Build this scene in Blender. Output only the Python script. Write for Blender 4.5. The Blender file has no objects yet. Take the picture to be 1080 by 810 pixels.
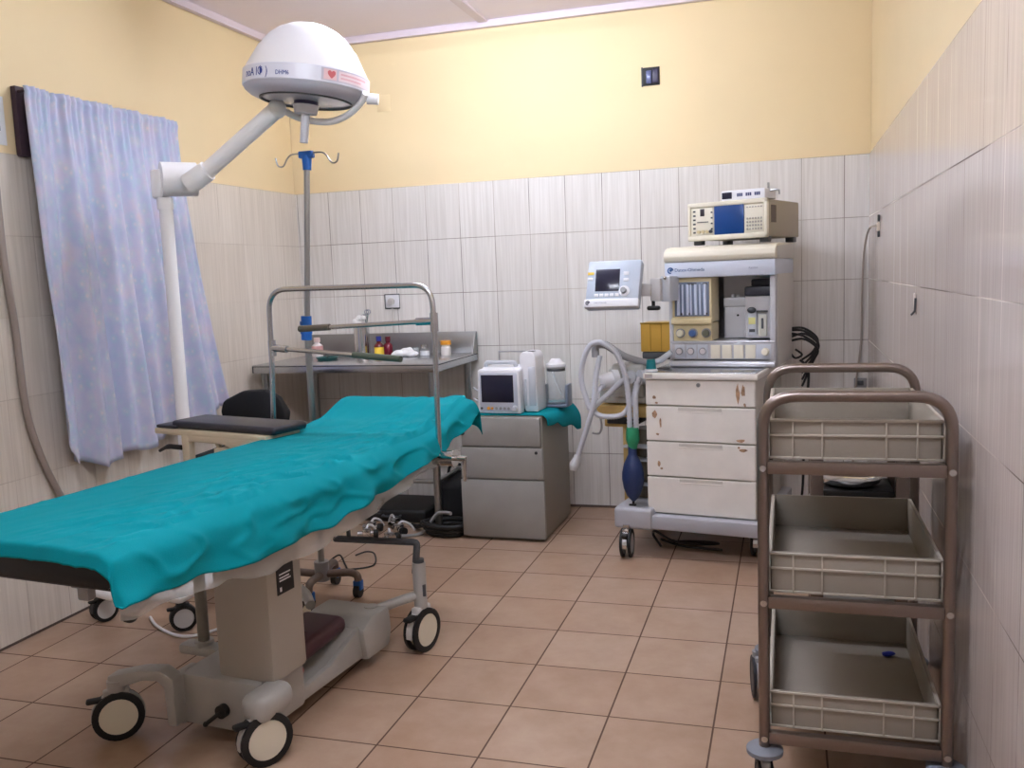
import bpy, bmesh, math, random
from mathutils import Vector, Matrix, noise
random.seed(7)
PI = math.pi
SC = bpy.context.scene
COL = SC.collection

# ------------------------------------------------------------------ colours / materials
def lin(c):
    out = []
    for v in c[:3]:
        v = v / 255.0
        out.append(v / 12.92 if v <= 0.04045 else ((v + 0.055) / 1.055) ** 2.4)
    return (out[0], out[1], out[2], 1.0)

MATS = {}
def mat(name, col, rough=0.5, metal=0.0, var=0.0, vscale=8.0, bump=0.0, bscale=60.0, alpha=1.0, trans=0.0, emit=None, estr=0.0, coat=0.0):
    if name in MATS:
        return MATS[name]
    m = bpy.data.materials.new(name)
    m.use_nodes = True
    nt = m.node_tree
    b = nt.nodes['Principled BSDF']
    b.inputs['Roughness'].default_value = rough
    b.inputs['Metallic'].default_value = metal
    b.inputs['Base Color'].default_value = lin(col)
    if coat: b.inputs['Coat Weight'].default_value = coat
    if trans: b.inputs['Transmission Weight'].default_value = trans
    if alpha < 1: b.inputs['Alpha'].default_value = alpha
    if emit:
        b.inputs['Emission Color'].default_value = lin(emit)
        b.inputs['Emission Strength'].default_value = estr
    if var or bump:
        tc = nt.nodes.new('ShaderNodeTexCoord')
    if var:
        n = nt.nodes.new('ShaderNodeTexNoise'); n.inputs['Scale'].default_value = vscale; n.inputs['Detail'].default_value = 4
        nt.links.new(tc.outputs['Object'], n.inputs['Vector'])
        r = nt.nodes.new('ShaderNodeValToRGB')
        r.color_ramp.elements[0].position = 0.3; r.color_ramp.elements[1].position = 0.7
        r.color_ramp.elements[0].color = lin([max(0, v * (1 - var)) for v in col])
        r.color_ramp.elements[1].color = lin([min(255, v * (1 + var * 0.6)) for v in col])
        nt.links.new(n.outputs['Fac'], r.inputs['Fac'])
        nt.links.new(r.outputs['Color'], b.inputs['Base Color'])
    if bump:
        n2 = nt.nodes.new('ShaderNodeTexNoise'); n2.inputs['Scale'].default_value = bscale
        nt.links.new(tc.outputs['Object'], n2.inputs['Vector'])
        bp = nt.nodes.new('ShaderNodeBump'); bp.inputs['Strength'].default_value = bump; bp.inputs['Distance'].default_value = 0.004
        nt.links.new(n2.outputs['Fac'], bp.inputs['Height'])
        nt.links.new(bp.outputs['Normal'], b.inputs['Normal'])
    MATS[name] = m
    return m

def tile_mat(name, axis, o1, o2, w, h, c1, c2, grout, rough, streak=None, mortar=0.0022, clouds=None, grout2=None):
    """ceramic tiles on a world plane. axis: 'xz','yz','xy'"""
    m = bpy.data.materials.new(name); m.use_nodes = True
    nt = m.node_tree; N = nt.nodes; L = nt.links
    b = N['Principled BSDF']; b.inputs['Roughness'].default_value = rough
    g = N.new('ShaderNodeNewGeometry'); s = N.new('ShaderNodeSeparateXYZ'); L.new(g.outputs['Position'], s.inputs[0])
    def sub(sock, v):
        k = N.new('ShaderNodeMath'); k.operation = 'SUBTRACT'; L.new(sock, k.inputs[0]); k.inputs[1].default_value = v; return k.outputs[0]
    A = {'x': 'X', 'y': 'Y', 'z': 'Z'}
    u = sub(s.outputs[A[axis[0]]], o1); v = sub(s.outputs[A[axis[1]]], o2)
    c = N.new('ShaderNodeCombineXYZ'); L.new(u, c.inputs[0]); L.new(v, c.inputs[1])
    t = N.new('ShaderNodeTexBrick'); t.offset = 0; t.squash = 1
    t.inputs['Scale'].default_value = 1; t.inputs['Mortar Size'].default_value = mortar
    t.inputs['Mortar Smooth'].default_value = 0.2; t.inputs['Brick Width'].default_value = w; t.inputs['Row Height'].default_value = h
    t.inputs['Color1'].default_value = lin(c1); t.inputs['Color2'].default_value = lin(c2)
    t.inputs['Bias'].default_value = 0.0
    L.new(c.outputs[0], t.inputs['Vector'])
    # grout colour wanders between two tones
    ng = N.new('ShaderNodeTexNoise'); ng.inputs['Scale'].default_value = 1.3; L.new(c.outputs[0], ng.inputs['Vector'])
    rg = N.new('ShaderNodeValToRGB'); rg.color_ramp.elements[0].position = 0.42; rg.color_ramp.elements[1].position = 0.58
    rg.color_ramp.elements[0].color = lin(grout); rg.color_ramp.elements[1].color = lin(grout2 or grout)
    L.new(ng.outputs['Fac'], rg.inputs['Fac']); L.new(rg.outputs['Color'], t.inputs['Mortar'])
    col = t.outputs['Color']
    def mul(col, fac_sock, lo, hi, p0, p1):
        r = N.new('ShaderNodeValToRGB'); r.color_ramp.elements[0].position = p0; r.color_ramp.elements[1].position = p1
        r.color_ramp.elements[0].color = (*lo, 1); r.color_ramp.elements[1].color = (*hi, 1)
        L.new(fac_sock, r.inputs['Fac'])
        x = N.new('ShaderNodeMix'); x.data_type = 'RGBA'; x.blend_type = 'MULTIPLY'; x.inputs['Factor'].default_value = 1
        L.new(col, x.inputs['A']); L.new(r.outputs['Color'], x.inputs['B']); return x.outputs['Result']
    if streak:
        mp = N.new('ShaderNodeMapping'); mp.inputs['Scale'].default_value = (streak, 2.2, 1); L.new(c.outputs[0], mp.inputs['Vector'])
        n = N.new('ShaderNodeTexNoise'); n.inputs['Scale'].default_value = 1; n.inputs['Detail'].default_value = 5; n.inputs['Distortion'].default_value = .6
        L.new(mp.outputs[0], n.inputs['Vector'])
        col = mul(col, n.outputs['Fac'], (.895, .885, .87), (1.03, 1.03, 1.03), .33, .66)
    if clouds:
        n = N.new('ShaderNodeTexNoise'); n.inputs['Scale'].default_value = clouds; n.inputs['Detail'].default_value = 6; n.inputs['Roughness'].default_value = .65
        L.new(c.outputs[0], n.inputs['Vector'])
        col = mul(col, n.outputs['Fac'], (.86, .79, .71), (1.06, 1.05, 1.05), .34, .68)
    L.new(col, b.inputs['Base Color'])
    bp = N.new('ShaderNodeBump'); bp.inputs['Strength'].default_value = .5; bp.inputs['Distance'].default_value = .002; bp.invert = True
    L.new(t.outputs['Fac'], bp.inputs['Height']); L.new(bp.outputs['Normal'], b.inputs['Normal'])
    rr = N.new('ShaderNodeMapRange'); rr.inputs['To Min'].default_value = rough; rr.inputs['To Max'].default_value = .8
    L.new(t.outputs['Fac'], rr.inputs['Value']); L.new(rr.outputs['Result'], b.inputs['Roughness'])
    return m

# ------------------------------------------------------------------ mesh builder
class MB:
    def __init__(self): self.bm = bmesh.new()
    def _merge(self, src, M=None):
        if M is not None: bmesh.ops.transform(src, matrix=M, verts=src.verts)
        me = bpy.data.meshes.new('tmp'); src.to_mesh(me); src.free(); self.bm.from_mesh(me); bpy.data.meshes.remove(me)
        return self
    def box(self, mn, mx, r=0.0, seg=2, M=None, taper=None):
        t = bmesh.new(); bmesh.ops.create_cube(t, size=1)
        c = [(a + b) / 2 for a, b in zip(mn, mx)]; d = [abs(b - a) for a, b in zip(mn, mx)]
        for v in t.verts: v.co = Vector((c[0] + v.co.x * d[0], c[1] + v.co.y * d[1], c[2] + v.co.z * d[2]))
        if r > 0:
            r = min(r, min(d) * .49)
            bmesh.ops.bevel(t, geom=list(t.edges), offset=r, segments=seg, profile=.5, affect='EDGES')
        return self._merge(t, M)
    def cyl(self, p0, p1, r0, r1=None, seg=20, cap=True):
        r1 = r0 if r1 is None else r1
        p0, p1 = Vector(p0), Vector(p1); d = p1 - p0
        t = bmesh.new(); bmesh.ops.create_cone(t, cap_ends=cap, segments=seg, radius1=r0, radius2=r1, depth=d.length)
        M = Matrix.Translation((p0 + p1) / 2) @ d.to_track_quat('Z', 'Y').to_matrix().to_4x4()
        return self._merge(t, M)
    def ell(self, c, r, seg=20, M=None):
        t = bmesh.new(); bmesh.ops.create_uvsphere(t, u_segments=seg, v_segments=max(8, seg // 2), radius=1)
        if not hasattr(r, '__len__'): r = (r, r, r)
        for v in t.verts: v.co = Vector((c[0] + v.co.x * r[0], c[1] + v.co.y * r[1], c[2] + v.co.z * r[2]))
        return self._merge(t, M)
    def lathe(self, prof, c=(0, 0, 0), seg=32, M=None, arc=2 * PI):
        t = bmesh.new(); rings = []
        full = abs(arc - 2 * PI) < 1e-6
        for r, z in prof:
            if r < 1e-6: rings.append([t.verts.new((0, 0, z))])
            else: rings.append([t.verts.new((r * math.cos(arc * i / seg), r * math.sin(arc * i / seg), z)) for i in range(seg if full else seg + 1)])
        for a, b in zip(rings, rings[1:]):
            n = max(len(a), len(b))
            for i in range(n if full else n - 1):
                j = (i + 1) % n
                if len(a) == 1 and len(b) == 1: continue
                if len(a) == 1: t.faces.new((a[0], b[j], b[i]))
                elif len(b) == 1: t.faces.new((a[i], a[j], b[0]))
                else: t.faces.new((a[i], a[j], b[j], b[i]))
        T = Matrix.Translation(Vector(c)); T = T @ M if M is not None else T
        return self._merge(t, T)
    def tube(self, pts, r, seg=12, closed=False, smooth=0, ridges=0.0, cap=True):
        P = [Vector(p) for p in pts]
        if smooth: P = spline(P, smooth, closed)
        n = len(P)
        if hasattr(r, '__len__'):
            R = [r[min(len(r) - 1, int(i * len(r) / n))] for i in range(n)]
            R = []
            for i in range(n):
                f = i / (n - 1) * (len(r) - 1); k = min(int(f), len(r) - 2); R.append(r[k] * (1 - (f - k)) + r[k + 1] * (f - k))
        else: R = [r] * n
        if ridges: R = [x * (1 + (ridges if i % 2 else -ridges)) for i, x in enumerate(R)]
        t = bmesh.new(); rings = []; up = None
        for i in range(n):
            a = P[i - 1] if (i > 0 or closed) else P[i]; b = P[(i + 1) % n] if (i < n - 1 or closed) else P[i]
            d = (b - a).normalized()
            if up is None:
                up = d.orthogonal().normalized()
            up = (up - d * up.dot(d))
            if up.length < 1e-6: up = d.orthogonal()
            up.normalize(); s = d.cross(up)
            rings.append([t.verts.new(P[i] + R[i] * (math.cos(2 * PI * k / seg) * up + math.sin(2 * PI * k / seg) * s)) for k in range(seg)])
        for i in range(n if closed else n - 1):
            A, B = rings[i], rings[(i + 1) % n]
            for k in range(seg):
                j = (k + 1) % seg; t.faces.new((A[k], A[j], B[j], B[k]))
        if cap and not closed:
            t.faces.new(rings[0][::-1]); t.faces.new(rings[-1])
        return self._merge(t)
    def prism(self, poly, d0, d1, plane='xz', r=0, M=None):
        """poly extruded along the missing axis from d0 to d1"""
        t = bmesh.new()
        def p3(a, b, d):
            return {'xz': (a, d, b), 'xy': (a, b, d), 'yz': (d, a, b)}[plane]
        A = [t.verts.new(p3(a, b, d0)) for a, b in poly]; B = [t.verts.new(p3(a, b, d1)) for a, b in poly]
        t.faces.new(A); t.faces.new(B[::-1]); n = len(poly)
        for i in range(n):
            j = (i + 1) % n; t.faces.new((A[j], A[i], B[i], B[j]))
        bmesh.ops.recalc_face_normals(t, faces=t.faces)
        if r: bmesh.ops.bevel(t, geom=list(t.edges), offset=r, segments=2, profile=.5, affect='EDGES')
        return self._merge(t, M)
    def quad(self, pts):
        vs = [self.bm.verts.new(p) for p in pts]; self.bm.faces.new(vs); return self
    def grid(self, f, nu, nv):
        t = bmesh.new()
        V = [[t.verts.new(f(i / nu, j / nv)) for j in range(nv + 1)] for i in range(nu + 1)]
        for i in range(nu):
            for j in range(nv): t.faces.new((V[i][j], V[i + 1][j], V[i + 1][j + 1], V[i][j + 1]))
        return self._merge(t)
    def text(self, s, size, M, depth=.0004, bend=None, sx=1.0):
        cu = bpy.data.curves.new('t', 'FONT'); cu.body = s; cu.size = size; cu.extrude = depth; cu.resolution_u = 2; cu.align_x = 'LEFT'
        ob = bpy.data.objects.new('t', cu); COL.objects.link(ob)
        bpy.context.view_layer.update()
        me = bpy.data.meshes.new_from_object(ob.evaluated_get(bpy.context.evaluated_depsgraph_get()))
        t = bmesh.new(); t.from_mesh(me)
        for v in t.verts: v.co.x *= sx
        if bend:
            for v in t.verts: v.co = bend(v.co)
        bpy.data.objects.remove(ob); bpy.data.curves.remove(cu); bpy.data.meshes.remove(me)
        return self._merge(t, M)
    def xf(self, M):
        bmesh.ops.transform(self.bm, matrix=M, verts=self.bm.verts); return self
    def build(self, name, m, parent=None, smooth=True, angle=38, mods=(), kind=None, label=None):
        bmesh.ops.recalc_face_normals(self.bm, faces=self.bm.faces)
        me = bpy.data.meshes.new(name); self.bm.to_mesh(me); self.bm.free()
        for x in (m if isinstance(m, (list, tuple)) else [m]): me.materials.append(x)
        if smooth:
            me.polygons.foreach_set('use_smooth', [True] * len(me.polygons)); me.set_sharp_from_angle(angle=math.radians(angle))
        o = bpy.data.objects.new(name, me); COL.objects.link(o)
        if parent is not None: o.parent = parent
        if kind: o['kind'] = kind
        if label: o['label'] = label
        return o

def spline(P, k, closed=False):
    out = []; n = len(P)
    rng = range(n) if closed else range(n - 1)
    for i in rng:
        p0 = P[(i - 1) % n] if (closed or i > 0) else P[0]; p1 = P[i]; p2 = P[(i + 1) % n]; p3 = P[(i + 2) % n] if (closed or i + 2 < n) else P[-1]
        for j in range(k):
            t = j / k
            out.append(.5 * ((2 * p1) + (p2 - p0) * t + (2 * p0 - 5 * p1 + 4 * p2 - p3) * t * t + (3 * p1 - p0 - 3 * p2 + p3) * t ** 3))
    if not closed: out.append(P[-1])
    return out

def fillet(pts, r, k=6):
    """rounded polyline"""
    P = [Vector(p) for p in pts]; out = [P[0]]
    for a, b, c in zip(P, P[1:], P[2:]):
        d1 = (a - b).normalized(); d2 = (c - b).normalized(); rr = min(r, (a - b).length * .49, (c - b).length * .49)
        s = b + d1 * rr; e = b + d2 * rr
        for i in range(k + 1):
            t = i / k; out.append(s * (1 - t) ** 2 + b * 2 * t * (1 - t) + e * t * t)
    out.append(P[-1]); return out

def interp(tab, x):
    if x <= tab[0][0]: return tab[0][1]
    for (a, va), (b, vb) in zip(tab, tab[1:]):
        if x <= b:
            t = (x - a) / (b - a); t = t * t * (3 - 2 * t); return va * (1 - t) + vb * t
    return tab[-1][1]

def thing(name, label, cat, loc=(0, 0, 0), yaw=0.0, group=None):
    o = bpy.data.objects.new(name, None); COL.objects.link(o); o.empty_display_size = .1
    o.location = loc; o.rotation_euler = (0, 0, math.radians(yaw))
    return tag(o, label, cat, group)
def tag(o, label, cat, group=None):
    o['label'] = label; o['category'] = cat
    if group: o['group'] = group
    return o
def Rx(a): return Matrix.Rotation(math.radians(a), 4, 'X')
def Ry(a): return Matrix.Rotation(math.radians(a), 4, 'Y')
def Rz(a): return Matrix.Rotation(math.radians(a), 4, 'Z')
def T(x, y, z): return Matrix.Translation((x, y, z))
def FRONT(x, y, z): return T(x, y, z) @ Rx(90)      # text facing -Y
def S(*a): return None

# ------------------------------------------------------------------ palette
M_steel = mat('brushed_steel', (190, 192, 196), .27, 1.0, bump=.08, bscale=120)
M_chrome = mat('chrome', (205, 205, 205), .15, 1.0)
M_dsteel = mat('dull_steel', (164, 166, 166), .34, 1.0)
M_cart = mat('cart_steel', (140, 128, 122), .36, 1.0)
M_white = mat('white_plastic', (232, 232, 236), .4)
M_lampwhite = mat('white_enamel', (250, 250, 252), .28)
M_off = mat('offwhite_enamel', (238, 233, 226), .42, var=.03)
M_grey = mat('grey_plastic', (150, 150, 152), .5)
M_lgrey = mat('light_grey_plastic', (196, 200, 208), .42)
M_dgrey = mat('dark_grey_plastic', (70, 72, 76), .5)
M_black = mat('black_rubber', (20, 20, 22), .55)
M_blackvinyl = mat('black_vinyl', (34, 35, 46), .38)
M_blackfabric = mat('black_upholstery', (10, 10, 14), .8)
M_beige = mat('beige_plastic', (216, 200, 158), .45)
M_beigepaint = mat('beige_painted_steel', (206, 192, 166), .45)
M_cream = mat('cream_plastic', (230, 223, 204), .45)
M_bedgrey = mat('warm_grey_enamel', (174, 171, 166), .42, var=.03)
M_blue = mat('blue_plastic', (22, 96, 178), .4)
M_navy = mat('navy_rubber', (20, 42, 88), .45)
M_green = mat('green_plastic', (40, 150, 106), .35, trans=.15)
M_teal = mat('teal_plastic', (0, 130, 140), .4)
M_amber = mat('amber_plastic', (190, 148, 62), .3)
M_wood = mat('mustard_panel', (206, 172, 104), .5, var=.06)
M_screen = mat('dark_screen', (34, 34, 52), .18)
M_bluescreen = mat('blue_screen', (12, 56, 116), .3, emit=(16, 84, 160), estr=.03)
M_drape = mat('teal_drape', (0, 136, 146), .85, bump=.18, bscale=420)
M_drape.node_tree.nodes['Principled BSDF'].inputs['Specular IOR Level'].default_value = .15
M_maroon = mat('maroon_vinyl', (70, 34, 42), .45)
M_red = mat('red_plastic', (170, 30, 30), .4)
M_cab = mat('cabinet_grey', (149, 147, 143), .42, var=.03)
M_cabside = mat('cabinet_side_grey', (140, 134, 124), .5)
M_paper = mat('white_paper', (226, 228, 232), .7)
M_ink = mat('blue_ink', (50, 70, 150), .6)
M_darkink = mat('dark_ink', (40, 44, 60), .6)
M_logo = mat('logo_blue', (40, 80, 130), .5)
M_rust = mat('rust', (172, 138, 108), .8, var=.3, vscale=60)
M_yellow = mat('yellow_label', (226, 190, 60), .5)
M_orange = mat('orange_plastic', (224, 150, 40), .45)
M_tray = mat('grey_crate_plastic', (158, 150, 138), .5)
M_hose = mat('clear_hose', (222, 224, 232), .35, trans=.25)
M_glass = mat('jar_glass', (225, 232, 236), .05, alpha=.22)
M_lens = mat('lamp_lens', (200, 200, 210), .15, trans=.3)
M_brown = mat('amber_glass', (96, 22, 26), .15)
M_tubeglass = mat('flow_tube', (205, 214, 232), .2)
M_conduit = mat('conduit_grey', (176, 164, 154), .5)
M_labelpink = mat('label_pink', (238, 205, 210), .5)
M_purpledark = mat('dark_window_frame', (62, 44, 56), .6)

# ------------------------------------------------------------------ room
XL, XR, YB, YF, H = -2.742, 0.380, 4.793, -1.6, 2.633
TH = 1.8
m_paint = mat('yellow_wall_paint', (240, 219, 176), .75, var=.02, vscale=1.5)
m_ceil = mat('ceiling_board', (246, 238, 250), .8)
m_trim = mat('ceiling_strip', (226, 214, 224), .6)
WT1, WT2, GR1, GR2 = (234, 231, 227), (227, 223, 218), (120, 108, 98), (196, 186, 176)
m_tb = tile_mat('wall_tile_back', 'xz', -2.733, 0, .2, .3, WT1, WT2, GR1, .22, streak=70, grout2=GR2, mortar=.0017)
m_tl = tile_mat('wall_tile_left', 'yz', 2.62, 0, .2, .3, (228, 220, 209), (222, 213, 201), (186, 174, 162), .25, streak=70, grout2=(214, 204, 192), mortar=.0017)
m_tr = tile_mat('wall_tile_right', 'yz', 1.88, 0, .2, .3, (224, 214, 209), (219, 208, 203), (112, 100, 94), .14, streak=70, grout2=(225, 216, 208), mortar=.0017)
m_fl = tile_mat('floor_tile', 'xy', -.8006, 3.060, .2984, .2984, (182, 158, 138), (172, 144, 122), (94, 70, 57), .30, clouds=5, mortar=.003)

def shell(name, boxes, mats):
    b = MB(); idx = []
    for (mn, mx, k) in boxes:
        n0 = len(b.bm.faces); b.box(mn, mx); b.bm.faces.ensure_lookup_table()
        for f in b.bm.faces[n0:]: f.material_index = k
    return b.build(name, mats, smooth=False, kind='structure')
shell('floor', [((XL - .12, YF - .12, -.1), (XR + .12, YB + .12, 0), 0)], [m_fl])
shell('ceiling', [((XL - .12, YF - .12, H), (XR + .12, YB + .12, H + .1), 0)], [m_ceil])
shell('wall_back', [((XL - .12, YB, 0), (XR + .12, YB + .12, TH), 0), ((XL - .12, YB + .007, TH), (XR + .12, YB + .12, H), 1)], [m_tb, m_paint])
# left wall has a window opening behind the curtain
WY0, WY1, WZ0, WZ1 = 2.93, 3.60, .95, 2.0
wl = [((XL - .12, YF, 0), (XL, WY0, TH), 0), ((XL - .12, YF, TH), (XL - .007, WY0, H), 1),
      ((XL - .12, WY1, 0), (XL, YB, TH), 0), ((XL - .12, WY1, TH), (XL - .007, YB, H), 1),
      ((XL - .12, WY0, 0), (XL, WY1, WZ0), 0), ((XL - .12, WY0, WZ1), (XL - .007, WY1, H), 1)]
shell('wall_left', wl, [m_tl, m_paint])
shell('wall_right', [((XR, YF, 0), (XR + .12, YB, TH), 0), ((XR + .007, YF, TH), (XR + .12, YB, H), 1)], [m_tr, m_paint])
shell('wall_front', [((XL - .12, YF - .12, 0), (XR + .12, YF, TH), 0), ((XL - .12, YF - .12, TH), (XR + .12, YF - .007, H), 1)], [m_tb, m_paint])
# window: dark frame, panes and bars
w = MB()
for mn, mx in [((XL - .1, WY0, WZ0), (XL + .012, WY0 + .05, WZ1)), ((XL - .1, WY1 - .05, WZ0), (XL + .012, WY1, WZ1)),
               ((XL - .1, WY0, WZ0), (XL + .012, WY1, WZ0 + .05)), ((XL - .1, WY0, WZ1 - .05), (XL + .012, WY1, WZ1)),
               ((XL - .07, (WY0 + WY1) / 2 - .02, WZ0), (XL - .03, (WY0 + WY1) / 2 + .02, WZ1))]:
    w.box(mn, mx, .004)
for i in range(1, 6):
    z = WZ0 + (WZ1 - WZ0) * i / 6; w.cyl((XL - .02, WY0 + .02, z), (XL - .02, WY1 - .02, z), .006, seg=8)
win = w.build('window_1', M_purpledark, kind='structure')
MB().box((XL - .06, WY0 + .03, WZ0 + .03), (XL - .054, WY1 - .03, WZ1 - .03)).build('window_pane', mat('dusk_glass', (60, 66, 84), .08), win)
shell('trim_1', [((XL, YB - .03, H - .035), (XR, YB, H), 0)], [m_trim])
shell('trim_2', [((XL, YF, H - .035), (XL + .03, YB - .03, H), 0)], [m_trim])
shell('trim_3', [((XR - .03, YF, H - .035), (XR, YB - .03, H), 0)], [m_trim])
shell('trim_4', [((-1.565, YF, H - .012), (-1.515, YB - .03, H), 0)], [m_trim])
m_base = mat('grout_line_dark', (92, 78, 70), .7)
shell('baseboard_back', [((XL, YB - .006, 0), (XR, YB, .012), 0)], [m_base])
shell('baseboard_left', [((XL, YF, 0), (XL + .005, YB, .008), 0)], [m_base])

# ------------------------------------------------------------------ ceiling lights (out of the frame, light the room)
def tube_light(x, y, label, strength):
    t = thing('fluorescent_light', label, 'ceiling light', (x, y, H), 0)
    MB().box((-.64, -.05, -.045), (.64, .05, -.0005), .008).build('housing', M_white, t)
    for s in (-1, 1): MB().box((s * .61 - .015, -.025, -.1), (s * .61 + .015, .025, -.045), .004).build('end_socket', M_white, t)
    MB().cyl((-.595, 0, -.078), (.595, 0, -.078), .016, seg=12).build('tube', mat('lit_tube_%g' % strength, (255, 255, 255), .5, emit=(255, 255, 255), estr=strength), t)
    MATS['lit_tube_%g' % strength].node_tree.nodes['Principled BSDF'].inputs['Emission Color'].default_value = (.92, .98, 1.10, 1)
    return t
tube_light(-1.25, 3.55, 'lit fluorescent tube fitting on the ceiling between the surgical lamp and the back wall', 50)
tube_light(-.70, 1.2, 'lit fluorescent tube fitting on the ceiling near the camera', 62)

# ------------------------------------------------------------------ camera
cam = bpy.data.cameras.new('camera'); co = bpy.data.objects.new('camera', cam); COL.objects.link(co)
Rr, Ru, Rf = (0.95672987, 0.28832634, -0.03919033), (0.00309393, 0.12459736, 0.99220256), (-0.29096114, 0.94939108, -0.11831395)
Mx = Matrix.Identity(4)
for i in range(3):
    Mx[i][0], Mx[i][1], Mx[i][2] = Rr[i], Ru[i], -Rf[i]
Mx[2][3] = 1.2816
co.matrix_world = Mx
cam.sensor_fit = 'HORIZONTAL'; cam.sensor_width = 36; cam.lens = 956.9272 / 1080 * 36; cam.clip_start = .05
SC.camera = co
SC.view_settings.view_transform = 'Standard'
try: SC.view_settings.look = 'None'
except Exception: pass
SC.view_settings.gamma = 1; SC.view_settings.use_curve_mapping = False; SC.view_settings.exposure = 1.33
wd = bpy.data.worlds.new('world'); SC.world = wd; wd.use_nodes = True
wd.node_tree.nodes['Background'].inputs[0].default_value = (.5, .5, .55, 1); wd.node_tree.nodes['Background'].inputs[1].default_value = .05

# ================================================================== helpers for castors
def caster(parent, x, y, R, yaw=0, hub=None, name='caster', width=.042, top=None, fender=None, brake=True, tyre=None):
    """twin-wheel castor standing on the floor at x, y; wheel plane turned by yaw (0: rolls along local Y)"""
    top = top or (2 * R + .03)
    M = T(x, y, 0) @ Rz(yaw)
    b = MB()
    # fender between the two wheels, as an arc over the wheel, and the stem
    n = 14
    for i in range(n):
        a0 = PI * (-.1 + 1.15 * i / n); a1 = PI * (-.1 + 1.15 * (i + 1) / n)
        ro, ri = R * 1.03, R * .72
        P = [(ri * math.cos(a0), R + ri * math.sin(a0)), (ro * math.cos(a0), R + ro * math.sin(a0)), (ro * math.cos(a1), R + ro * math.sin(a1)), (ri * math.cos(a1), R + ri * math.sin(a1))]
        b.prism(P, -width * .2, width * .2, 'yz')
    b.box((-width * .3, -R * .5, R * 1.75), (width * .3, R * .5, R * 2.12), .006)
    b.cyl((0, 0, 2 * R), (0, 0, top), R * .26, seg=14)
    c = b.xf(M).build(name, fender or M_lgrey, parent)
    t = MB()
    for s in (-1, 1):
        w0, w1 = s * width * .24, s * width * .5
        pr = [(R * .70, 0), (R * .93, 0), (R, .15 * (w1 - w0)), (R, .85 * (w1 - w0)), (R * .93, (w1 - w0)), (R * .74, (w1 - w0))]
        t.lathe(pr, (w0, 0, R), 28, Ry(90))
    if brake:
        t.box((-width * .3, -R * 1.15, R * 1.65), (width * .3, -R * .3, R * 1.85), .006, M=T(0, 0, 0))
    t.xf(M).build('tyre', tyre or M_black, c)
    h = MB()
    for s in (-1, 1): h.cyl((s * width * .22, 0, R), (s * width * .46, 0, R), R * .78, R * .74, seg=28)
    h.xf(M).build('hub_cap', hub or M_cream, c)
    return c

# ================================================================== operating table
BX, BY, BYAW = -1.55, 2.03, -6
bed = thing('operating_table', 'grey operating table on castors with a black mattress, under the teal drape', 'operating table', (BX, BY, 0), BYAW)
b = MB()
b.box((-.135, .045, .04), (.15, .26, .192), .014)
b.prism([(.24, .04), (.62, .04), (.62, .155), (.545, .15), (.40, .085), (.24, .085)], -.06, .132, 'yz', r=.008)
b.prism([(.58, .04), (.72, .04), (.74, .09), (.73, .178), (.62, .178), (.56, .15)], -.08, .165, 'yz', r=.012)
b.prism([(.24, .085), (.40, .10), (.60, .165), (.60, .05), (.24, .05)], .125, .145, 'yz', r=.004)
b.box((.142, -.035, .118), (.232, .11, .198), .032, 4)
base = b.build('base', M_bedgrey, bed)
MB().cyl((.03, .046, .105), (.03, .026, .105), .019).cyl((.03, .030, .105), (-.025, .026, .062), .006, seg=10).ell((-.025, .026, .062), .008, 12).build('lock_knob', M_black, base)
b = MB().prism([(-.325, .152), (-.328, .188), (-.215, .214), (-.155, .216), (-.112, .190), (-.112, .05), (-.142, .05), (-.146, .165), (-.165, .182), (-.215, .180), (-.30, .152)], -.004, .05, 'xz', r=.008, M=T(-.135, .03, 0) @ Rz(10) @ T(.135, -.03, 0)).box((-.148, .035, .042), (-.11, .12, .192), .008)
b.cyl((-.30, -.02, .145), (-.30, -.02, .175), .026, seg=18)
b.build('caster_arm', M_bedgrey, bed)
b = MB().tube(fillet([(.10, .70, .155), (.20, .76, .19), (.245, .80, .20)], .03), .017, seg=12).cyl((.248, .80, .155), (.248, .80, .315), .023, seg=18).cyl((.11, .70, .13), (.11, .70, .18), .024, seg=14)
b.build('caster_arm', M_bedgrey, bed)
MB().tube(fillet([(-.14, .70, .155), (-.2, .76, .17), (-.26, .80, .17)], .03), .018, seg=12).build('caster_arm', M_bedgrey, bed)
b = MB().tube(fillet([(-.09, .80, .372), (.246, .80, .385), (.232, .80, .275)], .012, 3), .0125, seg=8)
b.cyl((.248, .80, .315), (.248, .80, .327), .019, seg=14).cyl((-.03, .8, .38), (-.03, .8, .41), .008, seg=10)
b.cyl((.27, .79, .2), (.27, .79, .24), .006, seg=8)
b.build('brake_bar', M_dgrey, bed)
caster(bed, -.30, -.022, .071, -44, top=.17, fender=M_bedgrey)
caster(bed, .20, .0, .0735, -27, top=.16, fender=M_bedgrey)
caster(bed, .248, .80, .076, -8, top=.17, fender=mat('fender_white', (214, 212, 208), .4), width=.052)
caster(bed, -.26, .80, .062, 10, top=.16)
col = MB().box((-.002, .068, .188), (.19, .225, .60), .012).build('column', mat('warm_grey_cover', (170, 163, 152), .5), bed)
b = MB().box((.1895, .108, .43), (.1925, .182, .508), 0); lp = b.build('label_plate', M_black, col)
b = MB()
for z, l in ((.484, .05), (.474, .044), (.466, .05)): b.box((.1922, .118, z), (.1932, .118 + l, z + .004))
b.box((.1922, .118, .438), (.1932, .126, .45)); b.build('label_print', M_paper, lp)
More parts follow.
